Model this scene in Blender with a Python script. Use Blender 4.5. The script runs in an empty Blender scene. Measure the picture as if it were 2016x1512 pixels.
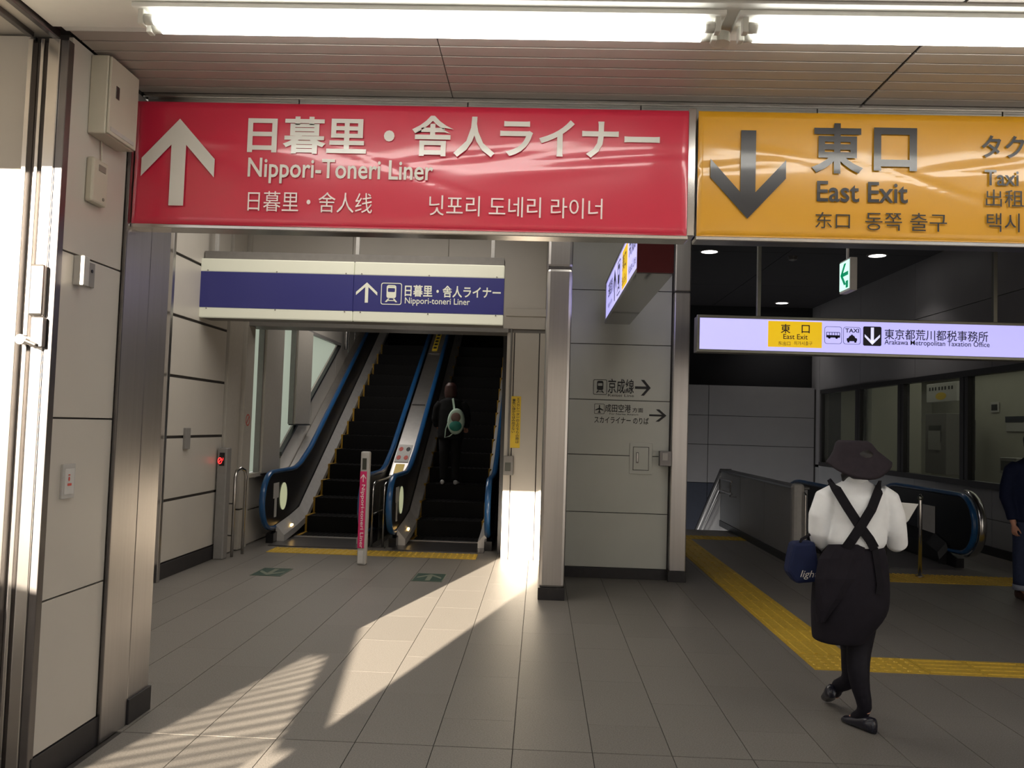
import bpy, bmesh, math, random
from mathutils import Vector, Matrix
random.seed(7)
S = bpy.context.scene
COL = S.collection
pi = math.pi
# ------------------------------------------------------------------ camera
R_ = Vector((0.9989750000, 0.0331906722, 0.0307787033))
U_ = Vector((-0.0290281939, -0.0519919355, 0.9982255269))
F_ = Vector((-0.0347320206, 0.9980957958, 0.0509751785))
CAM = Vector((0, 0, 1.62))
FPX = 1650.0
cd = bpy.data.cameras.new('camera'); cam = bpy.data.objects.new('camera', cd); COL.objects.link(cam)
cd.sensor_width = 36; cd.lens = 36 * FPX / 2016; cd.clip_start = 0.02; cd.clip_end = 500
cam.matrix_world = Matrix(((R_.x, U_.x, -F_.x, 0), (R_.y, U_.y, -F_.y, 0), (R_.z, U_.z, -F_.z, 1.62), (0, 0, 0, 1)))
S.camera = cam
# ------------------------------------------------------------------ light
S.view_settings.view_transform = 'Standard'; S.view_settings.look = 'None'
S.view_settings.exposure = 0.0; S.view_settings.gamma = 1.0; S.view_settings.use_curve_mapping = False
SUN_AZ = math.atan(.2456); SUN_EL = math.radians(15.0)
world = bpy.data.worlds.new('sky'); S.world = world; world.use_nodes = True
bgn = world.node_tree.nodes['Background']; bgn.inputs[0].default_value = (.97, .96, .95, 1); bgn.inputs[1].default_value = 1.0
sd = bpy.data.lights.new('sun', 'SUN'); sd.energy = 46.0; sd.angle = math.radians(.3); sd.color = (1, .86, .68)
sun = bpy.data.objects.new('sun', sd); COL.objects.link(sun); sun.location = (-4, -14, 8)
sun.rotation_euler = Vector((math.sin(SUN_AZ) * math.cos(SUN_EL), math.cos(SUN_AZ) * math.cos(SUN_EL), -math.sin(SUN_EL))).to_track_quat('-Z', 'Y').to_euler()

def lamp(name, kind, loc, energy, color=(1, 1, 1), size=.2, sizey=None, rot=(0, 0, 0), spot=None):
    l = bpy.data.lights.new(name, kind); l.energy = energy; l.color = color
    if kind == 'AREA':
        l.shape = 'RECTANGLE'; l.size = size; l.size_y = sizey or size
    elif kind == 'SPOT':
        l.spot_size = spot or 1.6; l.spot_blend = .8; l.shadow_soft_size = size
    else:
        l.shadow_soft_size = size
    o = bpy.data.objects.new(name, l); COL.objects.link(o); o.location = loc; o.rotation_euler = rot
    return o
# downlights of the dark hall, then unseen fill lights added for alcove, shaft and office
DL = [(2.79, 14.2, 4.7), (5.6, 14.2, 4.7), (5.55, 19.6, 4.7)]
for p in DL:
    lamp('downlight_beam', 'SPOT', (p[0], p[1], p[2] - .06), 42, (1, .95, .9), .06, spot=1.9)
lamp('alcove_fill', 'AREA', (-1.8, 7.2, 4.27), 90, (1, .93, .84), 3.0, 3.4)  # added fill, no fitting modelled; lifts the alcove walls
lamp('alcove_fill', 'AREA', (.9, 6.8, 4.27), 18, (1, .95, .84), 1.2, 1.6)
lamp('shaft_fill', 'AREA', (-2.9, 12.9, 4.2), 50, (1, .93, .86), 1.6, 2.0)  # added fill that brightens the escalator decks and window piers
lamp('shaft_fill', 'AREA', (-2.6, 16.5, 5.6), 85, (1, .93, .88), 1.8, 3.0)
lamp('office_fill', 'AREA', (8.2, 15, 3.1), 26, (1, 1, .9), 2.5, 9)  # added fill so the room behind the windows is not black
lamp('shaft_fill', 'AREA', (-3.15, 19.5, 5.4), 14, (1, .86, .84), .6, 3)

# ------------------------------------------------------------------ materials
MATS = {}
def mat(name, col, rough=.5, metal=0, noise=0, nscale=20, bump=0, bscale=60, emit=None, estr=0, spec=.5, stretch=(1, 1, 1), rnd=0, coat=0, trans=0, aniso=0):
    if name in MATS: return MATS[name]
    m = bpy.data.materials.new(name); m.use_nodes = True; nt = m.node_tree; b = nt.nodes['Principled BSDF']
    b.inputs['Base Color'].default_value = (*col, 1); b.inputs['Roughness'].default_value = rough
    b.inputs['Metallic'].default_value = metal; b.inputs['Specular IOR Level'].default_value = spec
    if coat: b.inputs['Coat Weight'].default_value = coat; b.inputs['Coat Roughness'].default_value = .08
    if trans: b.inputs['Transmission Weight'].default_value = trans
    if aniso: b.inputs['Anisotropic'].default_value = aniso
    if emit: b.inputs['Emission Color'].default_value = (*emit, 1); b.inputs['Emission Strength'].default_value = estr
    tc = nt.nodes.new('ShaderNodeTexCoord'); mp = nt.nodes.new('ShaderNodeMapping'); mp.inputs['Scale'].default_value = stretch
    nt.links.new(tc.outputs['Object'], mp.inputs[0])
    if noise or rnd:
        n = nt.nodes.new('ShaderNodeTexNoise'); n.inputs['Scale'].default_value = nscale; n.inputs['Detail'].default_value = 6
        nt.links.new(mp.outputs[0], n.inputs['Vector'])
        mr = nt.nodes.new('ShaderNodeMapRange'); mr.inputs[1].default_value = .25; mr.inputs[2].default_value = .75
        mr.inputs[3].default_value = 1 - noise; mr.inputs[4].default_value = 1 + noise
        nt.links.new(n.outputs[0], mr.inputs[0])
        h = nt.nodes.new('ShaderNodeVectorMath'); h.operation = 'SCALE'; h.inputs[0].default_value = col
        if rnd:
            oi = nt.nodes.new('ShaderNodeObjectInfo'); m2 = nt.nodes.new('ShaderNodeMapRange')
            m2.inputs[3].default_value = 1 - rnd; m2.inputs[4].default_value = 1 + rnd
            nt.links.new(oi.outputs['Random'], m2.inputs[0])
            mu = nt.nodes.new('ShaderNodeMath'); mu.operation = 'MULTIPLY'
            nt.links.new(mr.outputs[0], mu.inputs[0]); nt.links.new(m2.outputs[0], mu.inputs[1]); nt.links.new(mu.outputs[0], h.inputs['Scale'])
        else: nt.links.new(mr.outputs[0], h.inputs['Scale'])
        nt.links.new(h.outputs[0], b.inputs['Base Color'])
    if bump:
        n2 = nt.nodes.new('ShaderNodeTexNoise'); n2.inputs['Scale'].default_value = bscale; n2.inputs['Detail'].default_value = 3
        nt.links.new(mp.outputs[0], n2.inputs['Vector'])
        bp = nt.nodes.new('ShaderNodeBump'); bp.inputs['Strength'].default_value = bump; bp.inputs['Distance'].default_value = .01
        nt.links.new(n2.outputs[0], bp.inputs['Height']); nt.links.new(bp.outputs[0], b.inputs['Normal'])
    MATS[name] = m; return m

M = dict(
    tile=mat('floor_tile', (.175, .162, .146), 0.44, noise=.34, nscale=130, bump=.14, bscale=160, rnd=.05),
    grout=mat('floor_grout', (.04, .036, .033), .9, noise=.2),
    panel=mat('enamel_panel', (.50, .47, .42), .33, noise=.03, nscale=3, rnd=.015),
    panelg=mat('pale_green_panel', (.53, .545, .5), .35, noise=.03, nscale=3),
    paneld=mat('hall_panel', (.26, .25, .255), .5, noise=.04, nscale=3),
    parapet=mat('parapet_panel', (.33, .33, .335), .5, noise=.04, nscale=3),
    joint=mat('joint_dark', (.045, .04, .038), .7, noise=.1),
    base=mat('baseboard_black', (.02, .018, .02), .5, noise=.2),
    steel=mat('brushed_steel', (.53, .51, .50), .3, 1, noise=.05, nscale=6, bump=.05, bscale=40, stretch=(8, 8, .15)),
    steelb=mat('bright_steel', (.62, .6, .58), .22, 1, noise=.05, nscale=8),
    steeld=mat('dark_steel', (.2, .19, .19), .35, 1, noise=.1, nscale=8),
    beam=mat('fascia_steel', (.45, .45, .44), .28, 1, noise=.05, nscale=3, bump=.03, bscale=5),
    slat=mat('ceiling_slat', (.42, .38, .34), .5, noise=.03, nscale=6, rnd=.02),
    ceild=mat('ceiling_dark', (.02, .018, .021), .7, noise=.1, nscale=4),
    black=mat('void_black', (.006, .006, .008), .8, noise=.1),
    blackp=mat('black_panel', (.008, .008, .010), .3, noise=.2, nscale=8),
    step=mat('step_black', (.0045, .0042, .0045), .6, noise=.3, nscale=60),
    rubber=mat('handrail_blue', (.012, .085, .24), .3, noise=.08, nscale=10, coat=.4),
    strip=mat('skirt_steel', (.72, .70, .68), .42, .55, noise=.06, nscale=12),
    deck=mat('deck_steel', (.66, .64, .62), .36, 1, noise=.06, nscale=12),
    yel=mat('tactile_yellow', (.55, .36, .035), .55, noise=.18, nscale=40, bump=.2, bscale=120, rnd=.08),
    yelm=mat('edge_yellow', (.33, .19, .012), .6, noise=.12, nscale=30),
    yels=mat('sticker_yellow', (.75, .52, .03), .4, noise=.04),
    red=mat('banner_red', (.56, .02, .055), .3, noise=.03, nscale=2, bump=.35, bscale=1.6, coat=.7, stretch=(.6, 1, 1.6)),
    org=mat('banner_orange', (.63, .31, .012), .3, noise=.03, nscale=2, bump=.35, bscale=1.6, coat=.7, stretch=(.6, 1, 1.6)),
    white=mat('letter_white', (.66, .64, .59), .35, noise=.03, nscale=4, coat=.5),
    whitep=mat('letter_white_thin', (.8, .72, .7), .4, noise=.03, nscale=4),
    ink=mat('letter_black', (.022, .022, .026), .3, noise=.08, nscale=4, coat=.5),
    inkm=mat('letter_black_matt', (.02, .02, .022), .6, noise=.08, nscale=4),
    cream=mat('cream_paint', (.48, .45, .37), .4, noise=.03, nscale=8),
    creamd=mat('cream_dark', (.2, .18, .15), .5, noise=.05),  # darker cream for grille and button
    tube=mat('tube_glow', (.9, .9, .9), .4, noise=.01, emit=(1, .97, .9), estr=10.5),
    trough=mat('lamp_white', (.72, .72, .68), .5, noise=.02),
    socket=mat('socket_white', (.6, .6, .55), .5, noise=.03),
    bluel=mat('sign_blue', (.025, .025, .13), .3, noise=.05, nscale=2, emit=(.06, .06, .28), estr=.12),
    diff=mat('diffuser_green', (.6, .6, .5), .4, noise=.04, nscale=2, emit=(.72, .72, .56), estr=.22),
    lav=mat('sign_lavender', (.5, .5, .6), .3, noise=.02, nscale=2, emit=(.50, .47, .98), estr=.95),
    lavw=mat('sign_white_glow', (.6, .6, .65), .3, noise=.02, nscale=2, emit=(.72, .72, 1), estr=.95),
    yeml=mat('sign_yellow_glow', (.6, .4, .02), .3, noise=.02, emit=(.85, .52, .005), estr=.75),
    signinkd=mat('sign_ink', (.01, .01, .03), .4, noise=.05),
    alum=mat('sign_frame', (.3, .3, .26), .35, 1, noise=.05),
    housing=mat('sign_housing', (.16, .15, .14), .5, noise=.08),
    maroon=mat('sign_end', (.16, .03, .035), .35, noise=.05),
    under=mat('sign_underside', (.24, .24, .25), .06, .7, noise=.02, spec=.8),
    exitg=mat('exit_glow', (.6, .8, .7), .3, noise=.02, emit=(.62, 1, .85), estr=.9),
    green=mat('exit_green', (.0, .25, .12), .4, noise=.05, emit=(0, .35, .16), estr=.5),
    dl=mat('downlight_glow', (.9, .9, .9), .4, noise=.01, emit=(1, .95, .9), estr=9),
    amber=mat('amber_glow', (.9, .6, .2), .4, noise=.01, emit=(1, .62, .2), estr=9),
    dirl=mat('direction_disc', (.5, .52, .32), .4, noise=.05, emit=(.6, .62, .38), estr=.55),
    led=mat('led_red', (.4, .01, .01), .4, noise=.02, emit=(1, .03, .03), estr=3),
    lcd=mat('display_dark', (.04, .045, .035), .3, noise=.2, nscale=60),
    grey=mat('grey_plastic', (.22, .21, .2), .45, noise=.06),
    greyl=mat('grey_light', (.42, .41, .39), .45, noise=.06),
    pink=mat('post_pink', (.60, .02, .13), .4, noise=.04, nscale=5),
    notice=mat('notice_paper', (.55, .54, .52), .6, noise=.05),
    redp=mat('print_red', (.55, .08, .06), .6, noise=.05),
    mgreen=mat('floor_marker_green', (.012, .042, .028), .5, noise=.2, nscale=30),
    mwhite=mat('floor_marker_white', (.13, .15, .11), .5, noise=.2, nscale=30),
    wframe=mat('window_frame_dark', (.02, .019, .02), .4, noise=.1),
    pillar=mat('pillar_cream', (.46, .43, .38), .45, noise=.04),
    office=mat('office_wall', (.5, .49, .42), .7, noise=.04, nscale=3),
    navyp=mat('navy_panel', (.03, .036, .055), .5, noise=.1),
    conc=mat('outdoor_wall', (.55, .53, .5), .8, noise=.12, nscale=4),
    asph=mat('outdoor_floor', (.22, .21, .2), .9, noise=.15, nscale=30),
    skin=mat('skin', (.5, .25, .17), .5, noise=.06, nscale=30),
    hair=mat('hair_black', (.012, .01, .01), .5, noise=.3, nscale=60, stretch=(4, 4, .5)),
    hairb=mat('hair_auburn', (.05, .016, .014), .5, noise=.3, nscale=60, stretch=(4, 4, .5)),
    shirt=mat('shirt_white', (.86, .88, .9), .8, noise=.05, nscale=14, bump=.35, bscale=9),
    apron=mat('apron_black', (.015, .013, .018), .85, noise=.15, nscale=20, bump=.2, bscale=8),
    strap=mat('strap_black', (.011, .010, .013), .85, noise=.15, nscale=30),
    tights=mat('tights_black', (.011, .010, .015), .6, noise=.2, nscale=40),
    leather=mat('shoe_leather', (.012, .012, .02), .25, noise=.15, nscale=30),
    hatm=mat('hat_fabric', (.032, .026, .032), .9, noise=.12, nscale=30, bump=.2, bscale=14),
    navy=mat('bag_navy', (.014, .02, .06), .7, noise=.12, nscale=20, bump=.2, bscale=12),
    paper=mat('paper_white', (.6, .6, .58), .7, noise=.03),
    jacket=mat('jacket_navy', (.008, .012, .035), .8, noise=.15, nscale=20, bump=.2, bscale=9),
    jeans=mat('jeans_blue', (.015, .024, .06), .85, noise=.2, nscale=40),
    cuff=mat('jeans_cuff', (.2, .22, .28), .85, noise=.1, nscale=40),
    brown=mat('shoe_brown', (.05, .022, .016), .5, noise=.2),
    coat=mat('coat_dark', (.012, .012, .013), .85, noise=.2, nscale=20),
    mint=mat('pack_mint', (.5, .66, .55), .6, noise=.08, nscale=20),
    mintd=mat('pack_teal', (.03, .26, .2), .5, noise=.08, nscale=20),
    tan=mat('pack_window', (.22, .14, .12), .3, noise=.3, nscale=14),
    shoew=mat('shoe_white', (.5, .5, .5), .5, noise=.1),
)
for k_ in ('step', 'apron', 'strap', 'tights', 'hatm', 'coat', 'jacket', 'navy'):
    M[k_].node_tree.nodes['Principled BSDF'].inputs['Specular IOR Level'].default_value = .15
def glass(name, col, rough, alpha):
    m = bpy.data.materials.new(name); m.use_nodes = True; nt = m.node_tree; b = nt.nodes['Principled BSDF']
    b.inputs['Base Color'].default_value = (*col, 1); b.inputs['Roughness'].default_value = rough
    tr = nt.nodes.new('ShaderNodeBsdfTransparent'); tr.inputs[0].default_value = (*col, 1)
    mx = nt.nodes.new('ShaderNodeMixShader'); mx.inputs[0].default_value = alpha
    nt.links.new(tr.outputs[0], mx.inputs[1]); nt.links.new(b.outputs[0], mx.inputs[2])
    nt.links.new(mx.outputs[0], nt.nodes['Material Output'].inputs[0]); return m
M['glass'] = glass('office_glass', (.82, .83, .78), .05, .06)
fr = bpy.data.materials.new('frosted_glass'); fr.use_nodes = True
_b = fr.node_tree.nodes['Principled BSDF']; _b.inputs['Base Color'].default_value = (.55, .62, .56, 1); _b.inputs['Roughness'].default_value = .3
_t = fr.node_tree.nodes.new('ShaderNodeBsdfTranslucent'); _t.inputs[0].default_value = (.86, .92, .84, 1)
_m = fr.node_tree.nodes.new('ShaderNodeMixShader'); _m.inputs[0].default_value = .85
fr.node_tree.links.new(_b.outputs[0], _m.inputs[1]); fr.node_tree.links.new(_t.outputs[0], _m.inputs[2]); fr.node_tree.links.new(_m.outputs[0], fr.node_tree.nodes['Material Output'].inputs[0])
M['frost'] = fr

# ------------------------------------------------------------------ helpers
def P(x, y, X=None, Y=None, Z=None):
    d = F_ * FPX + R_ * (x - 1008) - U_ * (y - 756)
    t = X / d.x if X is not None else Y / d.y if Y is not None else (Z - 1.62) / d.z
    return CAM + d * t
def empty(name, loc, label=None, cat=None, group=None, kind=None, rz=0):
    o = bpy.data.objects.new(name, None); COL.objects.link(o); o.location = loc; o.rotation_euler = (0, 0, rz); o.empty_display_size = .1
    return tag(o, label, cat, group, kind)
def tag(o, label=None, cat=None, group=None, kind=None):
    if label: o['label'] = label
    if cat: o['category'] = cat
    if group: o['group'] = group
    if kind: o['kind'] = kind
    return o
def wloc(o):
    v = Vector(o.location)
    while o.parent: o = o.parent; v += Vector(o.location)
    return v
class MB:
    def __init__(s): s.v = []; s.f = []
    def add(s, vs, fs):
        n = len(s.v); s.v += [tuple(v) for v in vs]; s.f += [tuple(i + n for i in f) for f in fs]; return s
    def box(s, x0, x1, y0, y1, z0, z1):
        return s.add([(x0, y0, z0), (x1, y0, z0), (x1, y1, z0), (x0, y1, z0), (x0, y0, z1), (x1, y0, z1), (x1, y1, z1), (x0, y1, z1)],
                     [(0, 3, 2, 1), (4, 5, 6, 7), (0, 1, 5, 4), (1, 2, 6, 5), (2, 3, 7, 6), (3, 0, 4, 7)])
    def prism(s, pts, ext):
        n = len(pts); e = Vector(ext)
        a = [Vector(p) for p in pts]; nrm = sum(((a[i] - a[0]).cross(a[(i + 1) % n] - a[0]) for i in range(n)), Vector())
        if nrm.dot(e) > 0: a = a[::-1]
        return s.add(a + [p + e for p in a], [tuple(range(n)), tuple(range(2 * n - 1, n - 1, -1))] + [(i, i + n, (i + 1) % n + n, (i + 1) % n) for i in range(n)])
    def tube(s, path, r, n=10, closed=False, sq=None):
        path = [Vector(p) for p in path]; k = len(path); rings = []; prev = None
        for i, p in enumerate(path):
            a = path[i - 1] if i or closed else p; b = path[(i + 1) % k] if i < k - 1 or closed else p
            t = (b - a).normalized(); ref = prev if prev else (Vector((0, 0, 1)) if abs(t.z) < .9 else Vector((1, 0, 0)))
            u = (ref - t * ref.dot(t)).normalized(); w = t.cross(u); prev = u
            rr = r[i] if isinstance(r, (list, tuple)) else r
            q = sq or (1, 1)
            rings.append([p + u * math.cos(2 * pi * j / n) * rr * q[0] + w * math.sin(2 * pi * j / n) * rr * q[1] for j in range(n)])
        vs = [v for rg in rings for v in rg]; fs = []
        m = k if closed else k - 1
        for i in range(m):
            for j in range(n):
                a = i * n + j; b = i * n + (j + 1) % n; c = ((i + 1) % k) * n + (j + 1) % n; d = ((i + 1) % k) * n + j
                fs.append((a, b, c, d))
        if not closed: fs += [tuple(range(n - 1, -1, -1)), tuple(range((k - 1) * n, k * n))]
        return s.add(vs, fs)
    def loft(s, rings, cap=True):
        """rings: list of lists of points, same count"""
        n = len(rings[0]); k = len(rings); vs = [v for rg in rings for v in rg]; fs = []
        for i in range(k - 1):
            for j in range(n):
                fs.append((i * n + j, i * n + (j + 1) % n, (i + 1) * n + (j + 1) % n, (i + 1) * n + j))
        if cap: fs += [tuple(range(n - 1, -1, -1)), tuple(range((k - 1) * n, k * n))]
        return s.add(vs, fs)
    def disc(s, c, u, v, ru, rv, th=None, n=28):
        c = Vector(c); u = Vector(u); v = Vector(v)
        pts = [c + u * math.cos(2 * pi * i / n) * ru + v * math.sin(2 * pi * i / n) * rv for i in range(n)]
        return s.prism(pts, th) if th else s.add(pts, [tuple(range(n))])
    def build(s, name, m, parent=None, bev=0, smooth=False, loc=None, **kw):
        lo = [min(v[i] for v in s.v) for i in range(3)]; hi = [max(v[i] for v in s.v) for i in range(3)]
        c = Vector(((lo[0] + hi[0]) / 2, (lo[1] + hi[1]) / 2, lo[2])) if loc is None else Vector(loc)
        me = bpy.data.meshes.new(name); me.from_pydata([tuple(Vector(v) - c) for v in s.v], [], s.f); me.update()
        bm = bmesh.new(); bm.from_mesh(me); bmesh.ops.recalc_face_normals(bm, faces=bm.faces)
        if bev: bmesh.ops.bevel(bm, geom=[e for e in bm.edges if e.is_manifold and e.calc_face_angle(0) > .6], offset=bev, segments=2, affect='EDGES', profile=.5, clamp_overlap=True)
        if smooth:
            for f in bm.faces: f.smooth = True
        bm.to_mesh(me); bm.free()
        me.materials.append(m if not isinstance(m, str) else M[m])
        o = bpy.data.objects.new(name, me); COL.objects.link(o)
        if parent is not None: o.parent = parent; o.location = c - wloc(parent)
        else: o.location = c
        return tag(o, **kw)
def box(name, m, parent, x0, x1, y0, y1, z0, z1, bev=0, **kw): return MB().box(x0, x1, y0, y1, z0, z1).build(name, m, parent, bev, **kw)
def copy_tree(o, parent=None):
    c = o.copy(); COL.objects.link(c)
    if parent is not None: c.parent = parent
    for ch in list(o.children): copy_tree(ch, c)
    return c
def sub(o, lv=1):
    m = o.modifiers.new('s', 'SUBSURF'); m.levels = lv; m.render_levels = lv; return o
# flat print -------------------------------------------------------
AX = {'-Y': (Vector((1, 0, 0)), Vector((0, 0, 1)), Vector((0, -1, 0))), '-X': (Vector((0, -1, 0)), Vector((0, 0, 1)), Vector((-1, 0, 0))),
      '+X': (Vector((0, 1, 0)), Vector((0, 0, 1)), Vector((1, 0, 0))), '+Z': (Vector((1, 0, 0)), Vector((0, 1, 0)), Vector((0, 0, 1)))}
_tc = {}
def text(s, parent, m, c, w, h, face='-Y', bold=0, off=.003, name='lettering', vert=False, rot=0, shear=0):
    """fit the words s into a w x h box centred at c on the face"""
    key = (s, bold, shear)
    if key not in _tc:
        cu = bpy.data.curves.new('t', 'FONT'); cu.body = s; cu.offset = bold; cu.resolution_u = 3; cu.shear = shear; cu.space_line = .95
        cu.align_x = 'CENTER'
        o = bpy.data.objects.new('t', cu); COL.objects.link(o)
        dg = bpy.context.evaluated_depsgraph_get(); me = bpy.data.meshes.new_from_object(o.evaluated_get(dg))
        _tc[key] = ([tuple(v.co) for v in me.vertices], [tuple(p.vertices) for p in me.polygons])
        bpy.data.objects.remove(o); bpy.data.curves.remove(cu); bpy.data.meshes.remove(me)
    vs, fs = _tc[key]
    x0 = min(v[0] for v in vs); x1 = max(v[0] for v in vs); y0 = min(v[1] for v in vs); y1 = max(v[1] for v in vs)
    U, V, N = AX[face]
    if rot: U, V = (-V, U) if rot == -90 else (V, -U)
    mb = MB(); mb.add([Vector(c) + U * (((v[0] - x0) / (x1 - x0) - .5) * w) + V * (((v[1] - y0) / (y1 - y0) - .5) * h) + N * off for v in vs], fs)
    return mb.build(name, m, parent)
def tpx(s, parent, m, bx, Y, face='-Y', **k):
    """text box given by its corners as measured in the photograph, laid on the plane Y"""
    x0, y0, x1, y1 = bx; a = P(x0, (y0 + y1) / 2, Y=Y); b = P(x1, (y0 + y1) / 2, Y=Y); xm = (x0 + x1) / 2
    t = P(xm, y0, Y=Y); u = P(xm, y1, Y=Y)
    return text(s, parent, m, ((a.x + b.x) / 2, Y, (t.z + u.z) / 2), b.x - a.x, t.z - u.z, face, **k)
def shape(parent, m, polys, c, w, h, face='-Y', off=.003, name='pictogram', th=.001):
    U, V, N = AX[face]; mb = MB()
    for pl in polys: mb.prism([Vector(c) + U * (p[0] - .5) * w + V * (p[1] - .5) * h + N * off for p in pl], N * th)
    return mb.build(name, m, parent)
def spx(parent, m, polys, bx, Y, **k):
    x0, y0, x1, y1 = bx; a = P(x0, (y0 + y1) / 2, Y=Y); b = P(x1, (y0 + y1) / 2, Y=Y); xm = (x0 + x1) / 2
    t = P(xm, y0, Y=Y); u = P(xm, y1, Y=Y)
    return shape(parent, m, polys, ((a.x + b.x) / 2, Y, (t.z + u.z) / 2), b.x - a.x, t.z - u.z, **k)
def circ(cx, cy, rx, ry=None, n=18): return [(cx + rx * math.cos(2 * pi * i / n), cy + (ry or rx) * math.sin(2 * pi * i / n)) for i in range(n)]
def rr(x0, y0, x1, y1, r, n=4):
    o = []
    for cx, cy, a in ((x1 - r, y1 - r, 0), (x0 + r, y1 - r, 90), (x0 + r, y0 + r, 180), (x1 - r, y0 + r, 270)):
        o += [(cx + r * math.cos(math.radians(a + 90 * i / n)), cy + r * math.sin(math.radians(a + 90 * i / n))) for i in range(n + 1)]
    return o
def ringstrip(outer, inner):
    n = len(outer); return [[outer[i], outer[(i + 1) % n], inner[(i + 1) % n], inner[i]] for i in range(n)]
UP = [[(.5, 1), (1, .54), (1, .33), (.60, .70), (.60, 0), (.40, 0), (.40, .70), (0, .33), (0, .54)]]
def split_arrow(pl):
    p = pl[0]; return [[p[0], p[1], p[2], p[3]], [p[0], p[6], p[7], p[8]], [p[0], p[3], p[4], p[5], p[6]]]
UP = split_arrow(UP)
THIN = split_arrow([[(.5, 1), (1, .52), (1, .36), (.575, .77), (.575, 0), (.425, 0), (.425, .77), (0, .36), (0, .52)]])
DOWN = [[(x, 1 - y) for x, y in q] for q in UP]
RIGHT = [[(y, x) for x, y in q] for q in split_arrow([[(.5, 1), (1, .58), (1, .38), (.58, .74), (.58, 0), (.42, 0), (.42, .74), (0, .38), (0, .58)]])]
TRAINBOX = ringstrip(rr(0, 0, 1, 1, .1), rr(.035, .035, .965, .965, .08))
TRAIN = ringstrip(rr(.27, .3, .73, .9, .1), rr(.33, .58, .67, .76, .04)) + [[(.36, .82), (.64, .82), (.64, .86), (.36, .86)], [(.34, .28), (.42, .28), (.3, .12), (.2, .12)], [(.58, .28), (.66, .28), (.8, .12), (.7, .12)], [(.3, .17), (.7, .17), (.7, .21), (.3, .21)]]
PLANE = [[(.5, .92), (.45, .84), (.45, .12), (.5, .08), (.55, .12), (.55, .84)], [(.47, .62), (.1, .42), (.1, .34), (.47, .44)], [(.53, .62), (.9, .42), (.9, .34), (.53, .44)], [(.48, .26), (.33, .17), (.33, .12), (.48, .16)], [(.52, .26), (.67, .17), (.67, .12), (.52, .16)]]
BUS = [rr(.1, .36, .9, .5, .04)] + ringstrip(rr(.1, .46, .9, .68, .05), rr(.13, .5, .87, .65, .03)) + [[(x, .47), (x + .03, .47), (x + .03, .67), (x, .67)] for x in (.27, .42, .57, .72)] + [circ(.28, .36, .07), circ(.7, .36, .07)]
TAXI = [rr(.2, .18, .8, .36, .05), [(.28, .34), (.38, .5), (.62, .5), (.72, .34)], [(.44, .5), (.56, .5), (.55, .56), (.45, .56)], rr(.24, .1, .36, .22, .02), rr(.64, .1, .76, .22, .02)]

def panels_x(par, m, X, sgn, ys, zs, gap=.012, th=.02, name='panel', lab=None):
    """separate cladding panels on a plane X facing sgn"""
    for i in range(len(ys) - 1):
        for j in range(len(zs) - 1):
            a, b = (X - th, X) if sgn > 0 else (X, X + th)
            box(name, m, par, a, b, ys[i] + gap / 2, ys[i + 1] - gap / 2, zs[j] + gap / 2, zs[j + 1] - gap / 2, .002)
def panels_y(par, m, Y, xs, zs, gap=.012, th=.02, name='panel'):
    for i in range(len(xs) - 1):
        for j in range(len(zs) - 1):
            box(name, m, par, xs[i] + gap / 2, xs[i + 1] - gap / 2, Y, Y + th, zs[j] + gap / 2, zs[j + 1] - gap / 2, .002)

# ================================================================== SETTING
# ---- floor
fl = empty('floor', (0, 4, 0), kind='structure')
g = MB(); g.box(-8, 1.65, -6, 22, -.2, -.006).box(1.65, 7, -6, 14.2, -.2, -.006).box(7, 11, -6, 22, -.2, -.006)
g.build('grout_bed', 'grout', fl)
cells = []
for i in range(-10, 19):
    x0 = -.09 + .4 * i
    for j in range(-2, 14):
        y0 = 4.31 + .8 * j + (.4 if (i % 2 and j >= 0) else 0)
        y1 = y0 + .8
        if i % 2 and j == 0: cells.append((x0, x0 + .4, 4.31, 4.71))
        if i % 2 and j == -1: y1 = 4.31
        if x0 + .4 < -3.75 or x0 > 6.5 or y0 > 14.15: continue
        if x0 < -2.15 and y0 < 4.3: continue
        y1 = min(y1, 14.2)
        if abs(y1 - 4.31) < .01: y1 = 4.303
        cells.append((x0, x0 + .4, y0, y1))
def vis(c):
    x = (c[0] + c[1]) / 2; y = (c[2] + c[3]) / 2
    return abs(x + .04 * y) < y * .63 + .4
cells.sort(key=lambda c: (not vis(c), c[2] ** 2 + c[0] ** 2 * .3))
tm = {}
rest = MB()
for k, (x0, x1, y0, y1) in enumerate(cells):
    if k < 298:
        L = round(y1 - y0, 2)
        if L not in tm:
            o = box('tile', 'tile', fl, x0 + .0022, x1 - .0022, y0 + .0006, y1 - .0006, -.008, 0); tm[L] = o
        else:
            o = tm[L].copy(); COL.objects.link(o)
            o.location = Vector(((x0 + x1) / 2, (y0 + y1) / 2, -.008)) - Vector(fl.location)
    else: rest.box(x0 + .0022, x1 - .0022, y0 + .0006, y1 - .0006, -.008, 0)
x = -6.09
rest.box(-8, -3.9, -6, 3.5, -.008, 0)
for i in range(-5, 27):
    for j in range(8): rest.box(-.09 + .4 * i + .0022, -.09 + .4 * (i + 1) - .0022, -3.69 + .8 * j, -3.69 + .8 * j + .797, -.008, 0)
rest.build('tile_field', 'tile', fl, kind='stuff')
box('floor', 'asph', None, -30, 30, -40, -6.01, -.3, -.01, kind='structure')

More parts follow.
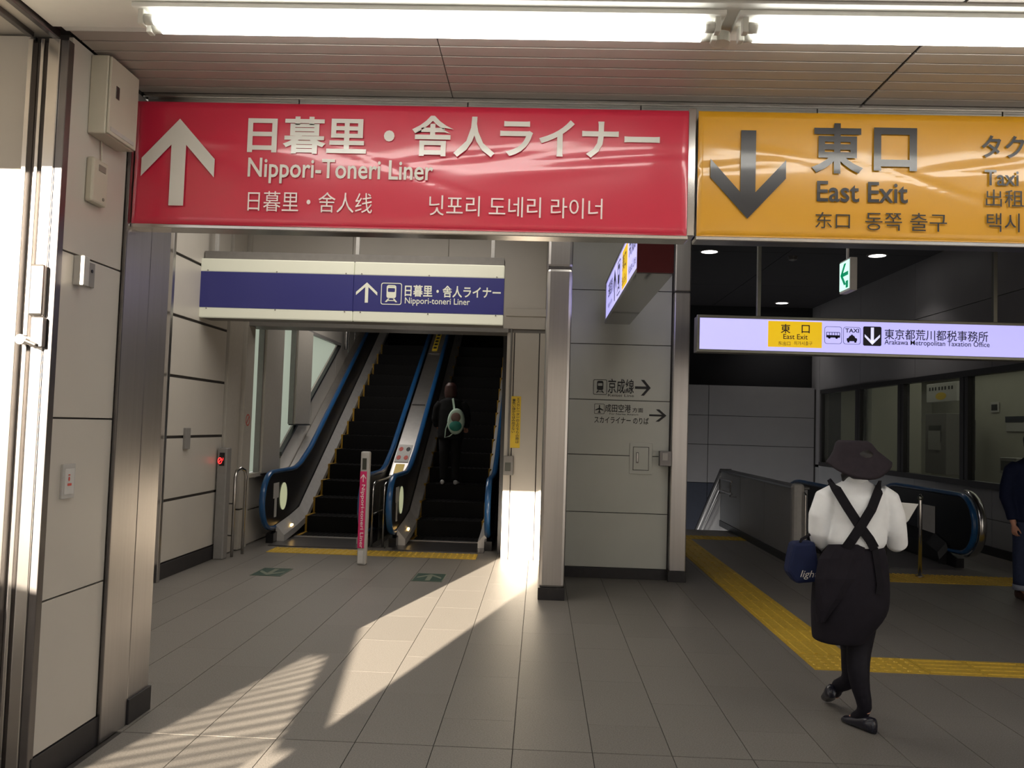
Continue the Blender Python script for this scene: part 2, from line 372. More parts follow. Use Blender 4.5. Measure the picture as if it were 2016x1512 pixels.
# ---- near ceiling with slats and lamp trough
CZ = 3.3
ce = empty('ceiling', (0, 3, CZ), kind='structure')
box('ceiling_backing', 'joint', ce, -2.2, 5, 1.36, 4.28, CZ + .012, CZ + .06)
box('lamp_trough', 'trough', ce, -2.16, 4.9, 3.2, 3.48, CZ - .01, CZ + .011, .003)
box('edge_trim', 'steelb', ce, -2.13, 4.9, 4.22, 4.262, CZ - .02, CZ + .012, .004)
box('trim_strip', 'trough', ce, -2.13, 4.9, 3.49, 3.53, CZ - .004, CZ + .011, .002)
yy = 3.535
while yy < 4.2:
    y1 = min(yy + .096, 4.215)
    for x0, x1 in ((-2.12, -1.0), (-.995, 1.555), (1.57, 4.9)):
        if x0 == -2.12: x0, x1 = -2.12, -.499
        elif x0 == -.995: x0, x1 = -.495, 1.575
        else: x0 = 1.59
        box('ceiling_slat', 'slat', ce, x0, x1, yy + .003, y1 - .003, CZ, CZ + .011, .002)
    yy += .1
yy = 1.4
while yy < 3.15:
    box('ceiling_slat', 'slat', ce, -2.12, 1.575, yy + .003, yy + .097, CZ, CZ + .011)
    box('ceiling_slat', 'slat', ce, 1.59, 4.9, yy + .003, yy + .097, CZ, CZ + .011)
    yy += .1
box('side_panel', 'panel', ce, -7, -2.2, 1.34, 3.62, CZ, CZ + .068)
box('side_trim', 'steeld', ce, -2.2, -2.17, 1.6, 3.56, CZ - .03, CZ + .02, .004)
box('side_trim', 'steeld', ce, -2.32, -2.29, 1.6, 3.56, CZ - .02, CZ + .02, .004)
box('roof_slab', 'conc', ce, -8, 6.4, 1.33, 4.4, CZ + .07, CZ + .3)
box('upper_wall', 'conc', ce, -8, 7.2, 4.3, 4.5, CZ + .3, 5.2)
box('roof_slab', 'conc', ce, -8, 7.2, 4.4, 27.2, 5.2, 5.4)

# ---- left front wall, left wall
wf = empty('wall_front_left', (-4, 3.57, 0), kind='structure')
box('wall_core', 'joint', wf, -8, -2.31, 3.6, 3.9, 0, 3.5)
box('panel', 'panel', wf, -3.6, -2.31, 3.57, 3.6, .12, 3.29, .003)
box('panel', 'panel', wf, -5.2, -3.61, 3.57, 3.6, .12, 3.29, .003)
box('panel', 'panel', wf, -7.8, -5.21, 3.57, 3.6, .12, 3.29, .003)
wl = empty('wall_left', (-2.13, 4, 0), kind='structure')
box('wall_core', 'joint', wl, -2.3, -2.151, 3.6, 4.12, 0, 3.6)
panels_x(wl, 'panel', -2.13, 1, [3.585, 4.115], [.14, .80, 1.597, 2.34, 3.3], .008)
box('panel', 'panel', wl, -3.9, -2.3, 4.62, 4.65, 0, 3.6)
box('wall_infill', 'conc', wl, -3.9, -2.3, 3.9, 4.6, 0, 3.6)
box('baseboard_left', 'base', None, -2.15, -2.123, 3.58, 4.12, 0, .138, .002, kind='structure')
# steel sliding door frame at the corner
df = empty('door_1', (-2.22, 3.57, 0), kind='structure')
for a, b, y, m in ((-2.31, -2.288, 3.55, 'steelb'), (-2.288, -2.252, 3.59, 'steeld'), (-2.252, -2.236, 3.55, 'steelb'), (-2.236, -2.215, 3.585, 'steeld'), (-2.215, -2.163, 3.545, 'steelb'), (-2.163, -2.128, 3.555, 'steeld')):
    box('frame_strip', m, df, a, b, y, 3.6, 0, 3.27, .003)
box('latch_plate', 'steeld', df, -2.205, -2.15, 3.52, 3.55, 1.90, 2.03, .004)
MB().tube([(-2.235, 3.54, 1.93), (-2.235, 3.50, 1.93)], .022, 14).tube([(-2.235, 3.51, 1.93), (-2.17, 3.51, 1.905)], .01, 8).build('latch_knob', 'steelb', df, smooth=False)
box('latch_cap', 'steelb', df, -2.22, -2.158, 3.515, 3.545, 2.035, 2.26, .01)
# steel pillar
sp = empty('steel_pillar', (-2.2, 4.38, 0), 'left brushed steel pillar beside the upward arrow of the red banner', 'pillar')
box('cladding', 'steel', sp, -2.30, -2.118, 4.125, 4.40, .0, 3.28, .004)
box('cladding', 'steel', sp, -2.30, -2.122, 4.404, 4.65, .0, 3.28, .01)
box('corner_bead', 'steeld', sp, -2.128, -2.112, 4.118, 4.13, 0, 3.28, .002)
box('base_plate', 'base', sp, -2.14, -2.108, 4.405, 4.655, 0, .13, .002)

# ---- fascia beam behind the banners
be = empty('trim_1', (0, 4.35, 2.62), kind='structure')
box('beam_core', 'joint', be, -2.12, 6.5, 4.29, 4.5, 2.73, 3.6)
for a, b in ((-2.11, -1.31), (-1.305, -.425), (-.42, .47), (.475, 1.37), (1.375, 2.3), (2.305, 3.2), (3.205, 4.9)):
    box('fascia_panel', 'beam', be, a, b, 4.262, 4.288, 2.72, 3.31, .002)
box('beam_soffit', 'steelb', be, -2.12, 4.9, 4.262, 4.5, 2.695, 2.725, .004)

# ---- alcove left wall
wa = empty('wall_alcove_left', (-3.72, 9, 0), kind='structure')
box('wall_core', 'joint', wa, -4.0, -3.741, 4.65, 10.55, 0, 4.4)
panels_x(wa, 'panel', -3.72, 1, [4.7, 8.1], [.15, .775, 1.41, 2.03, 2.645, 3.27, 4.3], .03)
panels_x(wa, 'panel', -3.72, 1, [8.16, 9.74], [.15, .775, 1.41, 2.03, 2.645, 3.27, 4.3], .03)
panels_x(wa, 'pillar', -3.70, 1, [9.76, 10.22], [.0, 4.3], .02, th=.04)
panels_x(wa, 'pillar', -3.66, 1, [10.24, 10.55], [.0, .5, 4.3], .02, th=.08)
box('steel_edge', 'steel', wa, -3.74, -3.67, 8.1, 8.16, 0, 4.3, .005)
box('baseboard_alcove', 'base', None, -3.74, -3.705, 4.7, 9.74, 0, .15, .002, kind='structure')
# window wall beside the escalator (sill follows the stair line)
NZ = lambda y: max(0, (y - 11.93) * .5774)
ww = empty('wall_escalator_left', (-3.72, 14, 0), kind='structure')
SILL = lambda y: 1.12 + (y - 11.98) * .5774
def yzprism(mb, pts, x0, x1): return mb.prism([(x0, y, z) for y, z in pts], (x1 - x0, 0, 0))
mb = MB(); yzprism(mb, [(10.55, -.3), (20, -.3), (20, 5.5), (15.25, 3.02), (15.25, 2.98), (11.98, 1.10), (11.95, .9), (10.55, .9)], -3.86, -3.74); mb.build('wall_core', 'pillar', ww)
a_ = [10.56, 11.98, 13.5, 15.0, 16.6]
for i in range(4):
    y0, y1 = a_[i] + .01, a_[i + 1] - .01
    for lo, hi in ((-1.4, -.62), (-.60, -.06)):
        z = lambda y, o: max(0.0, SILL(max(y, 11.6)) + o)
        if i == 0: pts = [(y0, .02 if lo < -1 else .46), (y1, .02 if lo < -1 else .46), (y1, .44 if lo < -1 else .86), (y0, .44 if lo < -1 else .86)]
        else: pts = [(y0, z(y0, lo)), (y1, z(y1, lo)), (y1, z(y1, hi)), (y0, z(y0, hi))]
        mb = MB(); yzprism(mb, pts, -3.74, -3.72); mb.build('panel', 'panel', ww)
mb = MB(); yzprism(mb, [(10.55, 3.04), (20, 3.04), (20, 6), (10.55, 6)], -3.86, -3.72); mb.build('upper_panel', 'panel', ww)
mb = MB(); yzprism(mb, [(15.3, 3.03), (20, 5.7), (20, 3.03)], -3.8, -3.722); mb.build('upper_panel', 'panel', ww)
win = empty('window_1', (-3.75, 13, .9), kind='structure')
mb = MB(); yzprism(mb, [(10.56, .92), (11.98, .92), (11.98, 3.02), (10.56, 3.02)], -3.8, -3.79); mb.build('pane', 'frost', win)
mb = MB(); yzprism(mb, [(11.98, 1.14), (13.4, 1.96), (13.4, 3.02), (11.98, 3.02)], -3.8, -3.79); mb.build('pane', 'frost', win)
mb = MB(); yzprism(mb, [(13.42, 1.97), (15.2, 2.99), (15.2, 3.02), (13.42, 3.02)], -3.8, -3.79); mb.build('pane', 'frost', win)
mb = MB(); yzprism(mb, [(11.98, 1.10), (15.25, 2.985), (15.25, 3.03), (11.98, 1.155)], -3.76, -3.70); mb.build('sill_frame', 'wframe', win)
box('sill_frame', 'pillar', win, -3.76, -3.66, 10.56, 11.2, .87, .92)
box('head_frame', 'grey', win, -3.76, -3.70, 10.56, 15.3, 3.01, 3.06)
for a, b, z in ((10.99, 11.74, .9), (12.42, 13.22, 1.56)):
    box('window_pier', 'pillar', win, -3.75, -3.655, a, b, z, 3.02, .006)
    box('pier_edge', 'grey', win, -3.76, -3.685, b, b + .04, z, 3.02, .002)
    box('pier_edge', 'grey', win, -3.76, -3.685, a - .03, a, z, 3.02, .002)
    box('pier_foot', 'wframe', win, -3.75, -3.65, a - .02, b + .03, z - .018, z, .002)
# ---- lintel + jamb + right side of the escalator shaft
li = empty('wall_lintel', (-1.8, 10.4, 2.8), kind='structure')
for a, b in ((-3.72, -2.4), (-2.395, -1.2), (-1.195, .03)):
    box('panel', 'panel', li, a, b, 10.3, 10.33, 2.83, 4.3, .002)
box('lintel_core', 'housing', li, -3.72, .2, 10.33, 10.75, 2.785, 4.3)
box('lintel_lip', 'grey', li, -3.72, -.42, 10.29, 10.34, 2.78, 2.83, .003)
jb = empty('wall_jamb', (-.2, 10.4, 0), kind='structure')
box('jamb_core', 'joint', jb, -.42, .2, 10.36, 10.75, 0, 4.3)
box('panel', 'panel', jb, -.435, -.35, 10.335, 10.36, .0, 2.98, .002)
box('panel', 'panel', jb, -.338, -.04, 10.335, 10.36, .0, 2.98, .002)
box('panel', 'panel', jb, -.028, .2, 10.335, 10.36, .0, 2.98, .002)
box('panel', 'panel', jb, -.40, -.02, 10.335, 10.36, 3.09, 3.46, .002)
box('panel', 'panel', jb, -.008, .2, 10.335, 10.36, 3.09, 4.2, .002)
box('cap_beam', 'panel', jb, -.46, .2, 10.28, 10.36, 2.985, 3.08, .006)
box('panel', 'panel', jb, -.435, -.42, 10.36, 10.75, 0, 2.78)
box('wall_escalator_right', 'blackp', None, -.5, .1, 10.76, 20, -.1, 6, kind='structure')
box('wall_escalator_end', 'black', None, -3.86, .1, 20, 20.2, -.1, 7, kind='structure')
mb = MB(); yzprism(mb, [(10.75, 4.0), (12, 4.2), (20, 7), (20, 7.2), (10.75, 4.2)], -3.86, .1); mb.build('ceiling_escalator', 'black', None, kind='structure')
box('ceiling_alcove', 'slat', None, -4.0, 1.65, 4.5, 10.4, 4.3, 4.5, kind='structure')
# ---- centre block (green-white wall between two steel columns)
wc = empty('wall_centre', (.85, 9.4, 0), kind='structure')
box('wall_core', 'joint', wc, .2, 1.6, 9.341, 14.2, -.0, 4.6)
box('wall_core', 'joint', wc, .06, .2, 9.35, 10.33, 0, 4.3)
panels_y(wc, 'panelg', 9.32, [.25, 1.43], [.11, .71, 1.34, 1.95, 2.57, 3.175, 3.78, 4.4], .008)
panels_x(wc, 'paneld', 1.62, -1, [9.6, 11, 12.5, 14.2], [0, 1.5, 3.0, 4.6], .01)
box('baseboard_centre', 'base', None, .27, 1.43, 9.29, 9.32, 0, .11, .003, kind='structure')
sc = empty('steel_column', (.15, 8.6, 0), 'rounded steel column left of the white wall with train directions', 'column')
for z0, z1 in ((.11, 3.155), (3.165, 4.3)):
    box('cladding', 'steel', sc, .03, .272, 8.0, 9.3, z0, z1, .03)
box('joint_band', 'joint', sc, .04, .262, 8.01, 9.29, 3.15, 3.17)
box('base_plate', 'base', sc, .025, .277, 7.993, 9.3, 0, .115, .004)
sc = empty('steel_column', (1.52, 9.4, 0), 'steel column on the right edge of the white direction wall', 'column')
for z0, z1 in ((.11, 3.155), (3.165, 4.3)):
    box('cladding', 'steel', sc, 1.44, 1.615, 9.2, 9.55, z0, z1, .012)
box('joint_band', 'joint', sc, 1.45, 1.605, 9.21, 9.54, 3.15, 3.17)
box('base_plate', 'base', sc, 1.425, 1.62, 9.19, 9.56, 0, .115, .004)

# ---- right hall
ce2 = empty('ceiling_hall', (4, 14, 4.7), kind='structure')
box('ceiling_board', 'ceild', ce2, 1.3, 6.8, 4.5, 27, 4.72, 4.9)
for k in range(7):
    for a in (1.4, 4.1):
        box('ceiling_panel', 'ceild', ce2, a, a + 2.69, 4.6 + 3.2 * k, 4.6 + 3.2 * k + 3.19, 4.70, 4.72, .002)
bk = empty('wall_back', (4, 20, 0), kind='structure')
box('wall_core', 'joint', bk, 1.2, 6.8, 20.03, 20.3, -4, 2.72)
zs = [-2.6, -1.9, .45, 1.35, 2.04, 2.76]
xs = [1.3, 3.98, 6.46]
for i in range(2):
    for j in range(5):
        box('panel', ['parapet', 'navyp', 'paneld', 'paneld', 'paneld'][j], bk, xs[i] + .006, xs[i + 1] - .006, 20.0, 20.03, zs[j] + .006, zs[j + 1] - .006, .003)
box('wall_back', 'black', None, .5, 7.2, 20.35, 20.5, -4, 5.1, kind='structure')  # black sheet stands in for the unlit depth behind the hall
wr = empty('wall_right', (6.5, 14, 0), kind='structure')
WY = [19.62, 17.35, 15.3, 13.05, 10.9, 8.8]
YE = [26.8, 19.8, 17.3, 14.8, 12.3, 9.8, 7.3, 4.5]
for k in range(len(YE) - 1):
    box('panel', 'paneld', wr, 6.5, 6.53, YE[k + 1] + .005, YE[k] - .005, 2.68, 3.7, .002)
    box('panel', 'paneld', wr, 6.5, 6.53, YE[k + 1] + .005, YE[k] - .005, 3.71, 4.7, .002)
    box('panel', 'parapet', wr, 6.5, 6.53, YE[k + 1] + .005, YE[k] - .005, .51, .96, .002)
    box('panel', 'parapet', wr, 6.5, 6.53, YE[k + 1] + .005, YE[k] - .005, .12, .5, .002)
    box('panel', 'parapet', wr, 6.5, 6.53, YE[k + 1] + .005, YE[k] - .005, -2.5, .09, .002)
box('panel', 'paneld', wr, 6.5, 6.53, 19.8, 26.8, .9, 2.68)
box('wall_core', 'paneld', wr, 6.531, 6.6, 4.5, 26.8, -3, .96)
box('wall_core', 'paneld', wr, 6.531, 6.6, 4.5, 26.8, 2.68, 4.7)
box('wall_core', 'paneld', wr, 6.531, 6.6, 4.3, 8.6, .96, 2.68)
box('baseboard_right', 'base', None, 6.46, 6.5, 4.5, 14.2, 0, .12, .003, kind='structure')
for k in range(4):
    w = empty('window_%d' % (k + 2), (6.5, (WY[k] + WY[k + 1]) / 2, .96), kind='structure')
    y1, y0 = WY[k], WY[k + 1]
    f = MB().box(6.47, 6.58, y0 - .02, y0 + .13, 1.0, 2.66).box(6.47, 6.58, y1 - .12, y1 + .0, 1.0, 2.66)
    f.build('window_frame', 'wframe', w)
    box('head_rail', 'wframe', w, 6.46, 6.58, y0, y1, 2.6, 2.69); box('sill_rail', 'wframe', w, 6.44, 6.58, y0, y1, .94, 1.03)
    box('pane', M['glass'], w, 6.53, 6.54, y0 + .13, y1 - .12, 1.03, 2.6)
# office behind the windows
of = empty('wall_office', (8, 14, 0), kind='structure')
box('office_wall', 'office', of, 9.6, 9.7, 8, 21, -.1, 3.3); box('office_wall', 'office', of, 6.6, 9.7, 20.9, 21, -.1, 3.3)
box('office_wall', 'office', of, 6.6, 9.7, 8.0, 8.1, -.1, 3.3); box('office_ceiling', 'office', of, 6.6, 9.7, 8, 21, 3.3, 3.4)
box('office_floor', 'grey', of, 6.6, 9.7, 8, 21, -.0, .02)
box('office_pier', 'office', of, 6.62, 7.6, 17.0, 17.5, 0, 3.3)
# rear: unseen blockers added behind the camera, shaped to outline the floor's sun patch
rw = empty('rear_shade_mask', (0, -3, 0), kind='structure')
box('sun_blocker', 'conc', rw, -2.92, 4.7, -3.3, -3.0, 0, 4.7)  # added blocker, its left edge bounds the sunbeam
box('low_sun_blocker', 'conc', rw, -12, -3.0, -3.1, -3.0, 0, 1.86)
box('low_sun_blocker', 'conc', rw, -12, -3.745, -3.1, -3.0, 1.8, 2.58)
mb = MB(); mb.prism([(-3.9, -3.0, 2.70), (-3.9, -3.0, 2.44), (-3.6, -3.0, 2.44), (-3.02, -3.0, 1.98), (-2.9, -3.0, 1.98), (-2.9, -3.0, 2.06), (-3.73, -3.0, 2.66)], (0, -.04, 0)); mb.build('shade_diagonal', 'conc', rw)  # added diagonal, shaped so its shadow splits the sun patch
for k in range(15):
    z = 1.87 + .046 * k; x1 = -3.06 - max(0, (z - 2.05)) * 1.15
    MB().prism([(-3.74, -3.0, z - .16), (x1, -3.0, z + .0), (x1, -3.0, z + .02), (-3.74, -3.0, z - .14)], (0, -.02, 0)).build('shade_slat', 'conc', rw)  # added slats that stripe the sun patch
box('wall_side', 'conc', None, 6.4, 6.6, 2.5, 4.5, 0, 5, kind='structure')

# ================================================================== ESCALATORS
def arc(cy, cz, r, a0, a1, n):
    return [(cy + r * math.cos(math.radians(a0 + (a1 - a0) * i / n)), cz + r * math.sin(math.radians(a0 + (a1 - a0) * i / n))) for i in range(n + 1)]
TOPZ = .93; BRK = 12.27
def rail_path(yn=10.97, down=False, end=18.6):
    r = .365
    pts = [(yn + .5, TOPZ - 2 * r - .03), (yn + .25, TOPZ - 2 * r - .01)] + arc(yn, TOPZ - r, r, 265, 90, 12)
    c = .5774 if not down else -.5774; by = BRK if not down else 13.3
    pts += [(by - .45, TOPZ)]
    for t in (-.25, 0, .25):   # ease into the slope
        k = (t + .45) / .7; pts.append((by + t, TOPZ + c * .35 * k * k * .9))
    pts.append((by + .5, TOPZ + c * .5)); pts.append((end, TOPZ + c * (end - by)))
    return pts
def balustrade(par, X, side, label=None, down=False, end=18.6, yn=10.97, deco=True):
    """side: +1 when its inner face looks to +X"""
    rp = rail_path(yn, down, end)
    MB().tube([(X, y, z) for y, z in rp], .04, 10, sq=(.75, 1.0)).build('handrail', 'rubber', par, smooth=True)
    c = .5774 if not down else -.5774; b0 = 11.93 if not down else 13.3
    top = [(y, z - .03) for y, z in rp[2:]]
    inner = [(y if y > yn else yn + (y - yn) * .92, z) for y, z in top]
    pts = inner + [(end, c * (end - b0) + .24), (b0 + .1, .24), (yn + .4, .16)]
    if not down: pts = inner + [(end, c * (end - b0) + .02), (b0 + .2, .06), (yn + .4, .1)]
    mb = MB(); yzprism(mb, pts, X - .02, X + .02); mb.build('side_panel', 'blackp', par)
    # lower housing and inner deck strip
    b = .0
    s = [(yn + .0, 0), (yn + .0, .12), (yn + .35, .16), (b0, .14), (end, c * (end - b0) + .10), (end, c * (end - b0) - .35), (b0 + .5, -.15 if not down else -.6)]
    mb = MB(); yzprism(mb, s, X - .05, X + .05); mb.build('side_housing', 'blackp', par)
    xa, xb = (X + .05, X + .11) if side > 0 else (X - .11, X - .05)
    d = [(yn + .25, .0), (yn + .3, .09), (yn + .62, .17), (b0 - .05, .22), (b0 + .45, .22 + c * .30), (end, c * (end - b0) + .14)]
    if not down: d = [(yn + .15, .03), (yn + .5, .07), (b0 - .2, .10), (b0 + .25, .10 + .5774 * .13), (b0 + .6, .06 + c * .55), (end, c * (end - b0) + .02)]
    w = .10
    mb = MB(); rings = []
    for y, z in d:
        rings.append([(X + .03 * side, y, z + .19), (X + .145 * side, y, z + .06), (X + .145 * side, y, z - .03), (X + .03 * side, y, z - .03)])
    mb.loft(rings); mb.build('inner_deck', 'strip' if not down else 'blackp', par)
    if deco:
        n = X + .022 * side
        t = Vector((.006 * side, 0, 0))
        MB().disc((n, 11.42, .58), (0, 1, 0), (0, 0, 1), .15, .185, t).build('direction_disc', 'dirl', par)
        MB().box(min(n, n + .004 * side), max(n, n + .004 * side), 10.98, 11.2, .58, .78).box(min(n, n + .004 * side), max(n, n + .004 * side), 11.04, 11.13, .33, .58).build('notice_sticker', 'notice', par)
        MB().disc((xb if side > 0 else xa, 11.55, .15), (0, 1, 0), (0, 0, 1), .06, .045, Vector((.015 * side, 0, 0))).build('comb_lamp', 'amber', par)
def make_esc(name, x0, x1, label, cat, rails, down=False, last=False):
    e = empty(name, ((x0 + x1) / 2, 12, 0), label, cat)
    s0 = 11.93 if not down else 13.2
    n = 15 if not down else 9
    box('floor_plate', 'steeld', e, x0 - .08, x1 + .08, 10.72, s0 - .35, -.005, .012)
    box('comb_plate', 'deck', e, x0, x1, s0 - .35, s0 - .25, -.005, .016)
    first = None
    prof_z = [0, .06, .17] 
    for k in range(n):
        z = (k - .0) * .231 + (0 if k > 1 else 0)
        y = s0 - .2 + .4 * k
        if down: z = -z
        z0 = z + .012
        if first is None:
            first = MB().box(x0, x1, y, y + .42, z0 - .25, z0).build('step', 'step', e, .006)
            MB().box(x0 + .03, x1 - .03, y - .004, y + .0, z0 - .24, z0 - .03).build('riser', 'step', first)
            for xx in (x0, x1 - .045):
                MB().box(xx, xx + .045, y - .006, y + .41, z0 - .003, z0 + .004).box(xx, xx + .03, y - .008, y - .002, z0 - .23, z0).build('yellow_edge', 'yelm', first)
            gm = MB()
            for q in range(12): gm.box(x0 + .08 + q * (x1 - x0 - .16) / 11 - .012, x0 + .08 + q * (x1 - x0 - .16) / 11 + .012, y + .01, y + .40, z0, z0 + .005)
            gm.build('cleat', 'step', first)
            base = Vector(first.location); b0 = Vector((0, y, z0))
        else:
            c = copy_tree(first, e); c.location = base + Vector((0, y - b0.y, z0 - b0.z))
    for X, sd, dc in rails: balustrade(e, X, sd, down=down, deco=dc, end=18.6 if not down else 17.5)
    return e
e1 = make_esc('escalator', -3.36, -2.37, 'empty left escalator beside the frosted window wall', 'escalator', [(-3.5, 1, True), (-2.24, -1, False)])
e2 = make_esc('escalator', -1.76, -.75, 'right escalator carrying the person with the mint backpack', 'escalator', [(-1.88, 1, True), (-.63, -1, False)])
# decks between / beside the rails
dk = empty('escalator_deck', (-2.06, 14, 0), 'sloping steel deck between the blue handrails of both upward escalators', 'deck')
mb = MB(); yzprism(mb, [(12.25, .86), (18.6, .86 + .5774 * 6.35), (18.6, .5774 * 6.35 + .4), (12.25, .3)], -2.185, -1.935); mb.build('deck_plate', 'deck', dk)
for y in (14.1, 15.9):
    z = .865 + .5774 * (y - 12.25)
    mb = MB(); mb.prism([(-2.17, y, z), (-1.95, y, z), (-1.95, y + .02, z + .012), (-2.17, y + .02, z + .012)], (0, -.004, .008)); mb.build('deck_joint', 'steeld', dk)
def decal(x0, x1, y0, y1, m, name, par, off=.006):
    z = lambda y: .86 + .5774 * (y - 12.25) + off
    return MB().prism([(x0, y0, z(y0)), (x1, y0, z(y0)), (x1, y1, z(y1)), (x0, y1, z(y1))], (0, -.002, .004)).build(name, m, par)
decal(-2.17, -1.96, 12.55, 12.98, 'notice', 'notice_sticker', dk)
for a in (-2.12, -2.01):
    for y in (12.65, 12.86):
        z = .872 + .5774 * (y - 12.25)
        MB().disc((a, y, z + .002), (1, 0, 0), (0, .866, .5), .032, .06, (0, -.001, .002), 14).build('notice_symbol', 'redp' if y < 12.7 or a < -2.1 else 'inkm', dk)
decal(-2.13, -2.0, 12.28, 12.5, 'yels', 'yellow_sticker', dk)
s_ = decal(-2.12, -2.02, 16.0, 17.0, 'yels', 'yellow_sticker', dk)
for q in range(7): decal(-2.10, -2.04, 16.08 + q * .13, 16.15 + q * .13, 'inkm', 'lettering', dk, .012)
dk = empty('escalator_deck', (-3.6, 14, 0), 'steel deck between the leftmost blue handrail and the wall', 'deck')
mb = MB(); yzprism(mb, [(12.0, .80), (12.3, .84), (18.6, .84 + .5774 * 6.3), (18.6, .5774 * 6.3), (12.0, .0)], -3.71, -3.56); mb.build('deck_plate', 'deck', dk)
rl = empty('wall_handrail', (-3.62, 16, 3.2), 'short steel balustrade above the upper end of the left escalator', 'railing')
MB().tube([(-3.62, 15.3, 2.95), (-3.62, 15.3, 3.55), (-3.62, 18.5, 5.3)], .03, 8).build('top_rail', 'steelb', rl)
for q in range(6): MB().tube([(-3.62, 15.5 + q * .5, 2.9 + q * .29), (-3.62, 15.5 + q * .5, 3.64 + q * .28)], .012, 6).build('baluster', 'steelb', rl)
# small railing between the newels
rg = empty('barrier_rail', (-2.06, 11, 0), 'low steel barrier rail between the two escalator entrances', 'railing')
for x in (-2.14, -1.99):
    MB().tube([(x, 12.1, .84), (x, 11.0, .84), (x, 10.9, .8), (x, 10.88, .7), (x, 10.88, 0)], .017, 8).build('rail_tube', 'steelb', rg, smooth=True)
    MB().tube([(x, 10.9, .42), (x, 12.0, .42)], .012, 8).build('cross_bar', 'steelb', rg, smooth=True)
box('glass_panel', M['glass'], rg, -2.07, -2.06, 10.95, 12.0, .08, .8)
box('foot_plate', 'steeld', rg, -2.17, -1.96, 10.84, 10.92, 0, .015)

# tactile strip before the escalators
def tactile(name, label, x0, x1, y0, y1, kind, size=.4, nx=None, ny=None):
    t = empty(name, ((x0 + x1) / 2, (y0 + y1) / 2, 0), label, 'tactile paving')
    nx = nx or max(1, round((x1 - x0) / size)); ny = ny or max(1, round((y1 - y0) / size)); sx = (x1 - x0) / nx; sy = (y1 - y0) / ny
    src = None
    for i in range(nx):
        for j in range(ny):
            a = x0 + i * sx; b = y0 + j * sy
            if src is None:
                mb = MB().box(a + .002, a + sx - .002, b + .002, b + sy - .002, .0, .006)
                if kind == 'dots':
                    for p in range(5):
                        for q in range(5):
                            cx = a + (p + .5) * sx / 5; cy = b + (q + .5) * sy / 5
                            mb.loft([[(cx + r * math.cos(2 * pi * w / 8), cy + r * math.sin(2 * pi * w / 8), z) for w in range(8)] for r, z in ((.02, .004), (.013, .013))])
                elif kind == 'barsY':
                    for p in range(4): cx = a + (p + .5) * sx / 4; mb.prism([(cx - .018, b + .02, .004), (cx + .018, b + .02, .004), (cx + .012, b + .02, .012), (cx - .012, b + .02, .012)], (0, sy - .04, 0))
                else:
                    for p in range(4): cy = b + (p + .5) * sy / 4; mb.prism([(a + .02, cy - .018, .004), (a + .02, cy + .018, .004), (a + .02, cy + .012, .012), (a + .02, cy - .012, .012)], (sx - .04, 0, 0))
                src = mb.build('tactile_tile', 'yel', t); l0 = Vector(src.location); 
            else:
                c = src.copy(); COL.objects.link(c); c.location = l0 + Vector((i * sx, j * sy, 0))
    return t
tactile('tactile_strip', 'yellow tactile strip on the floor in front of both upward escalators', -3.3, -.73, 10.22, 10.62, 'dots', .37, ny=1)
tactile('tactile_strip', 'long yellow guiding strip running away from the camera in the hall', 1.955, 2.34, 6.37, 12.9, 'barsY', .39)
tactile('tactile_strip', 'yellow warning dots at the corner behind the walking woman', 1.955, 2.74, 5.98, 6.365, 'dots', .39)
tactile('tactile_strip', 'yellow guiding strip running to the right edge behind the woman', 2.745, 6.25, 5.98, 6.365, 'barsX', .39)
tactile('tactile_strip', 'yellow warning strip in front of the descending escalators at right', 3.9, 6.2, 9.72, 10.3, 'dots', .29)
tactile('tactile_strip', 'far yellow strip turning toward the descending stairs', 1.955, 3.2, 12.95, 13.35, 'dots', .4)

# ================================================================== LIGHT FITTINGS
def fluorescent(x0, x1, label):
    t = empty('fluorescent_lamp', ((x0 + x1) / 2, 3.34, CZ), label, 'ceiling lamp')
    for y in (3.29, 3.365):
        MB().tube([(x0 + .05, y, 3.235), (x1 - .05, y, 3.235)], .023, 12).build('tube', 'tube', t, smooth=True)
        for x in (x0, x1):
            s = 1 if x == x0 else -1
            MB().tube([(x + s * .012, y, 3.235), (x + s * .05, y, 3.235)], .022, 12).build('tube_cap', 'socket', t, smooth=True)
            box('socket', 'socket', t, x - .012, x + .012, y - .02, y + .02, 3.21, CZ - .01, .004)
    box('mount_plate', 'trough', t, x0 - .03, x1 + .03, 3.25, 3.42, CZ - .03, CZ - .01, .003)
    return t
fluorescent(-1.67, .66, 'long white fluorescent lamp on the ceiling above the red banner')
fluorescent(.77, 3.1, 'long white fluorescent lamp on the ceiling above the orange banner')
mk = MB().tube([(.70, 3.42, CZ - .03), (.70, 3.42, CZ - .07)], .04, 14); mk.build('smoke_sensor', 'socket', None, label='small round cream sensor between the ends of the two fluorescent lamps', cat='sensor')
for i, (p, lb) in enumerate(zip(DL, ('round downlight at the left of the dark hall ceiling', 'round downlight right of the hanging green exit sign', 'round downlight farthest away above the lavender sign'))):
    d = empty('downlight', p, lb, 'ceiling lamp')
    MB().disc((p[0], p[1], p[2] - .012), (1, 0, 0), (0, 1, 0), .135, .135, (0, 0, .01)).build('lens', 'dl', d)
    n = 28; rings = [[(p[0] + r * math.cos(2 * pi * i / n), p[1] + r * math.sin(2 * pi * i / n), z) for i in range(n)] for r, z in ((.137, 4.70), (.137, 4.684), (.17, 4.69), (.175, 4.70))]
    MB().loft(rings, False).build('trim_ring', 'housing', d)
c = P(1561, 505, Z=4.7)
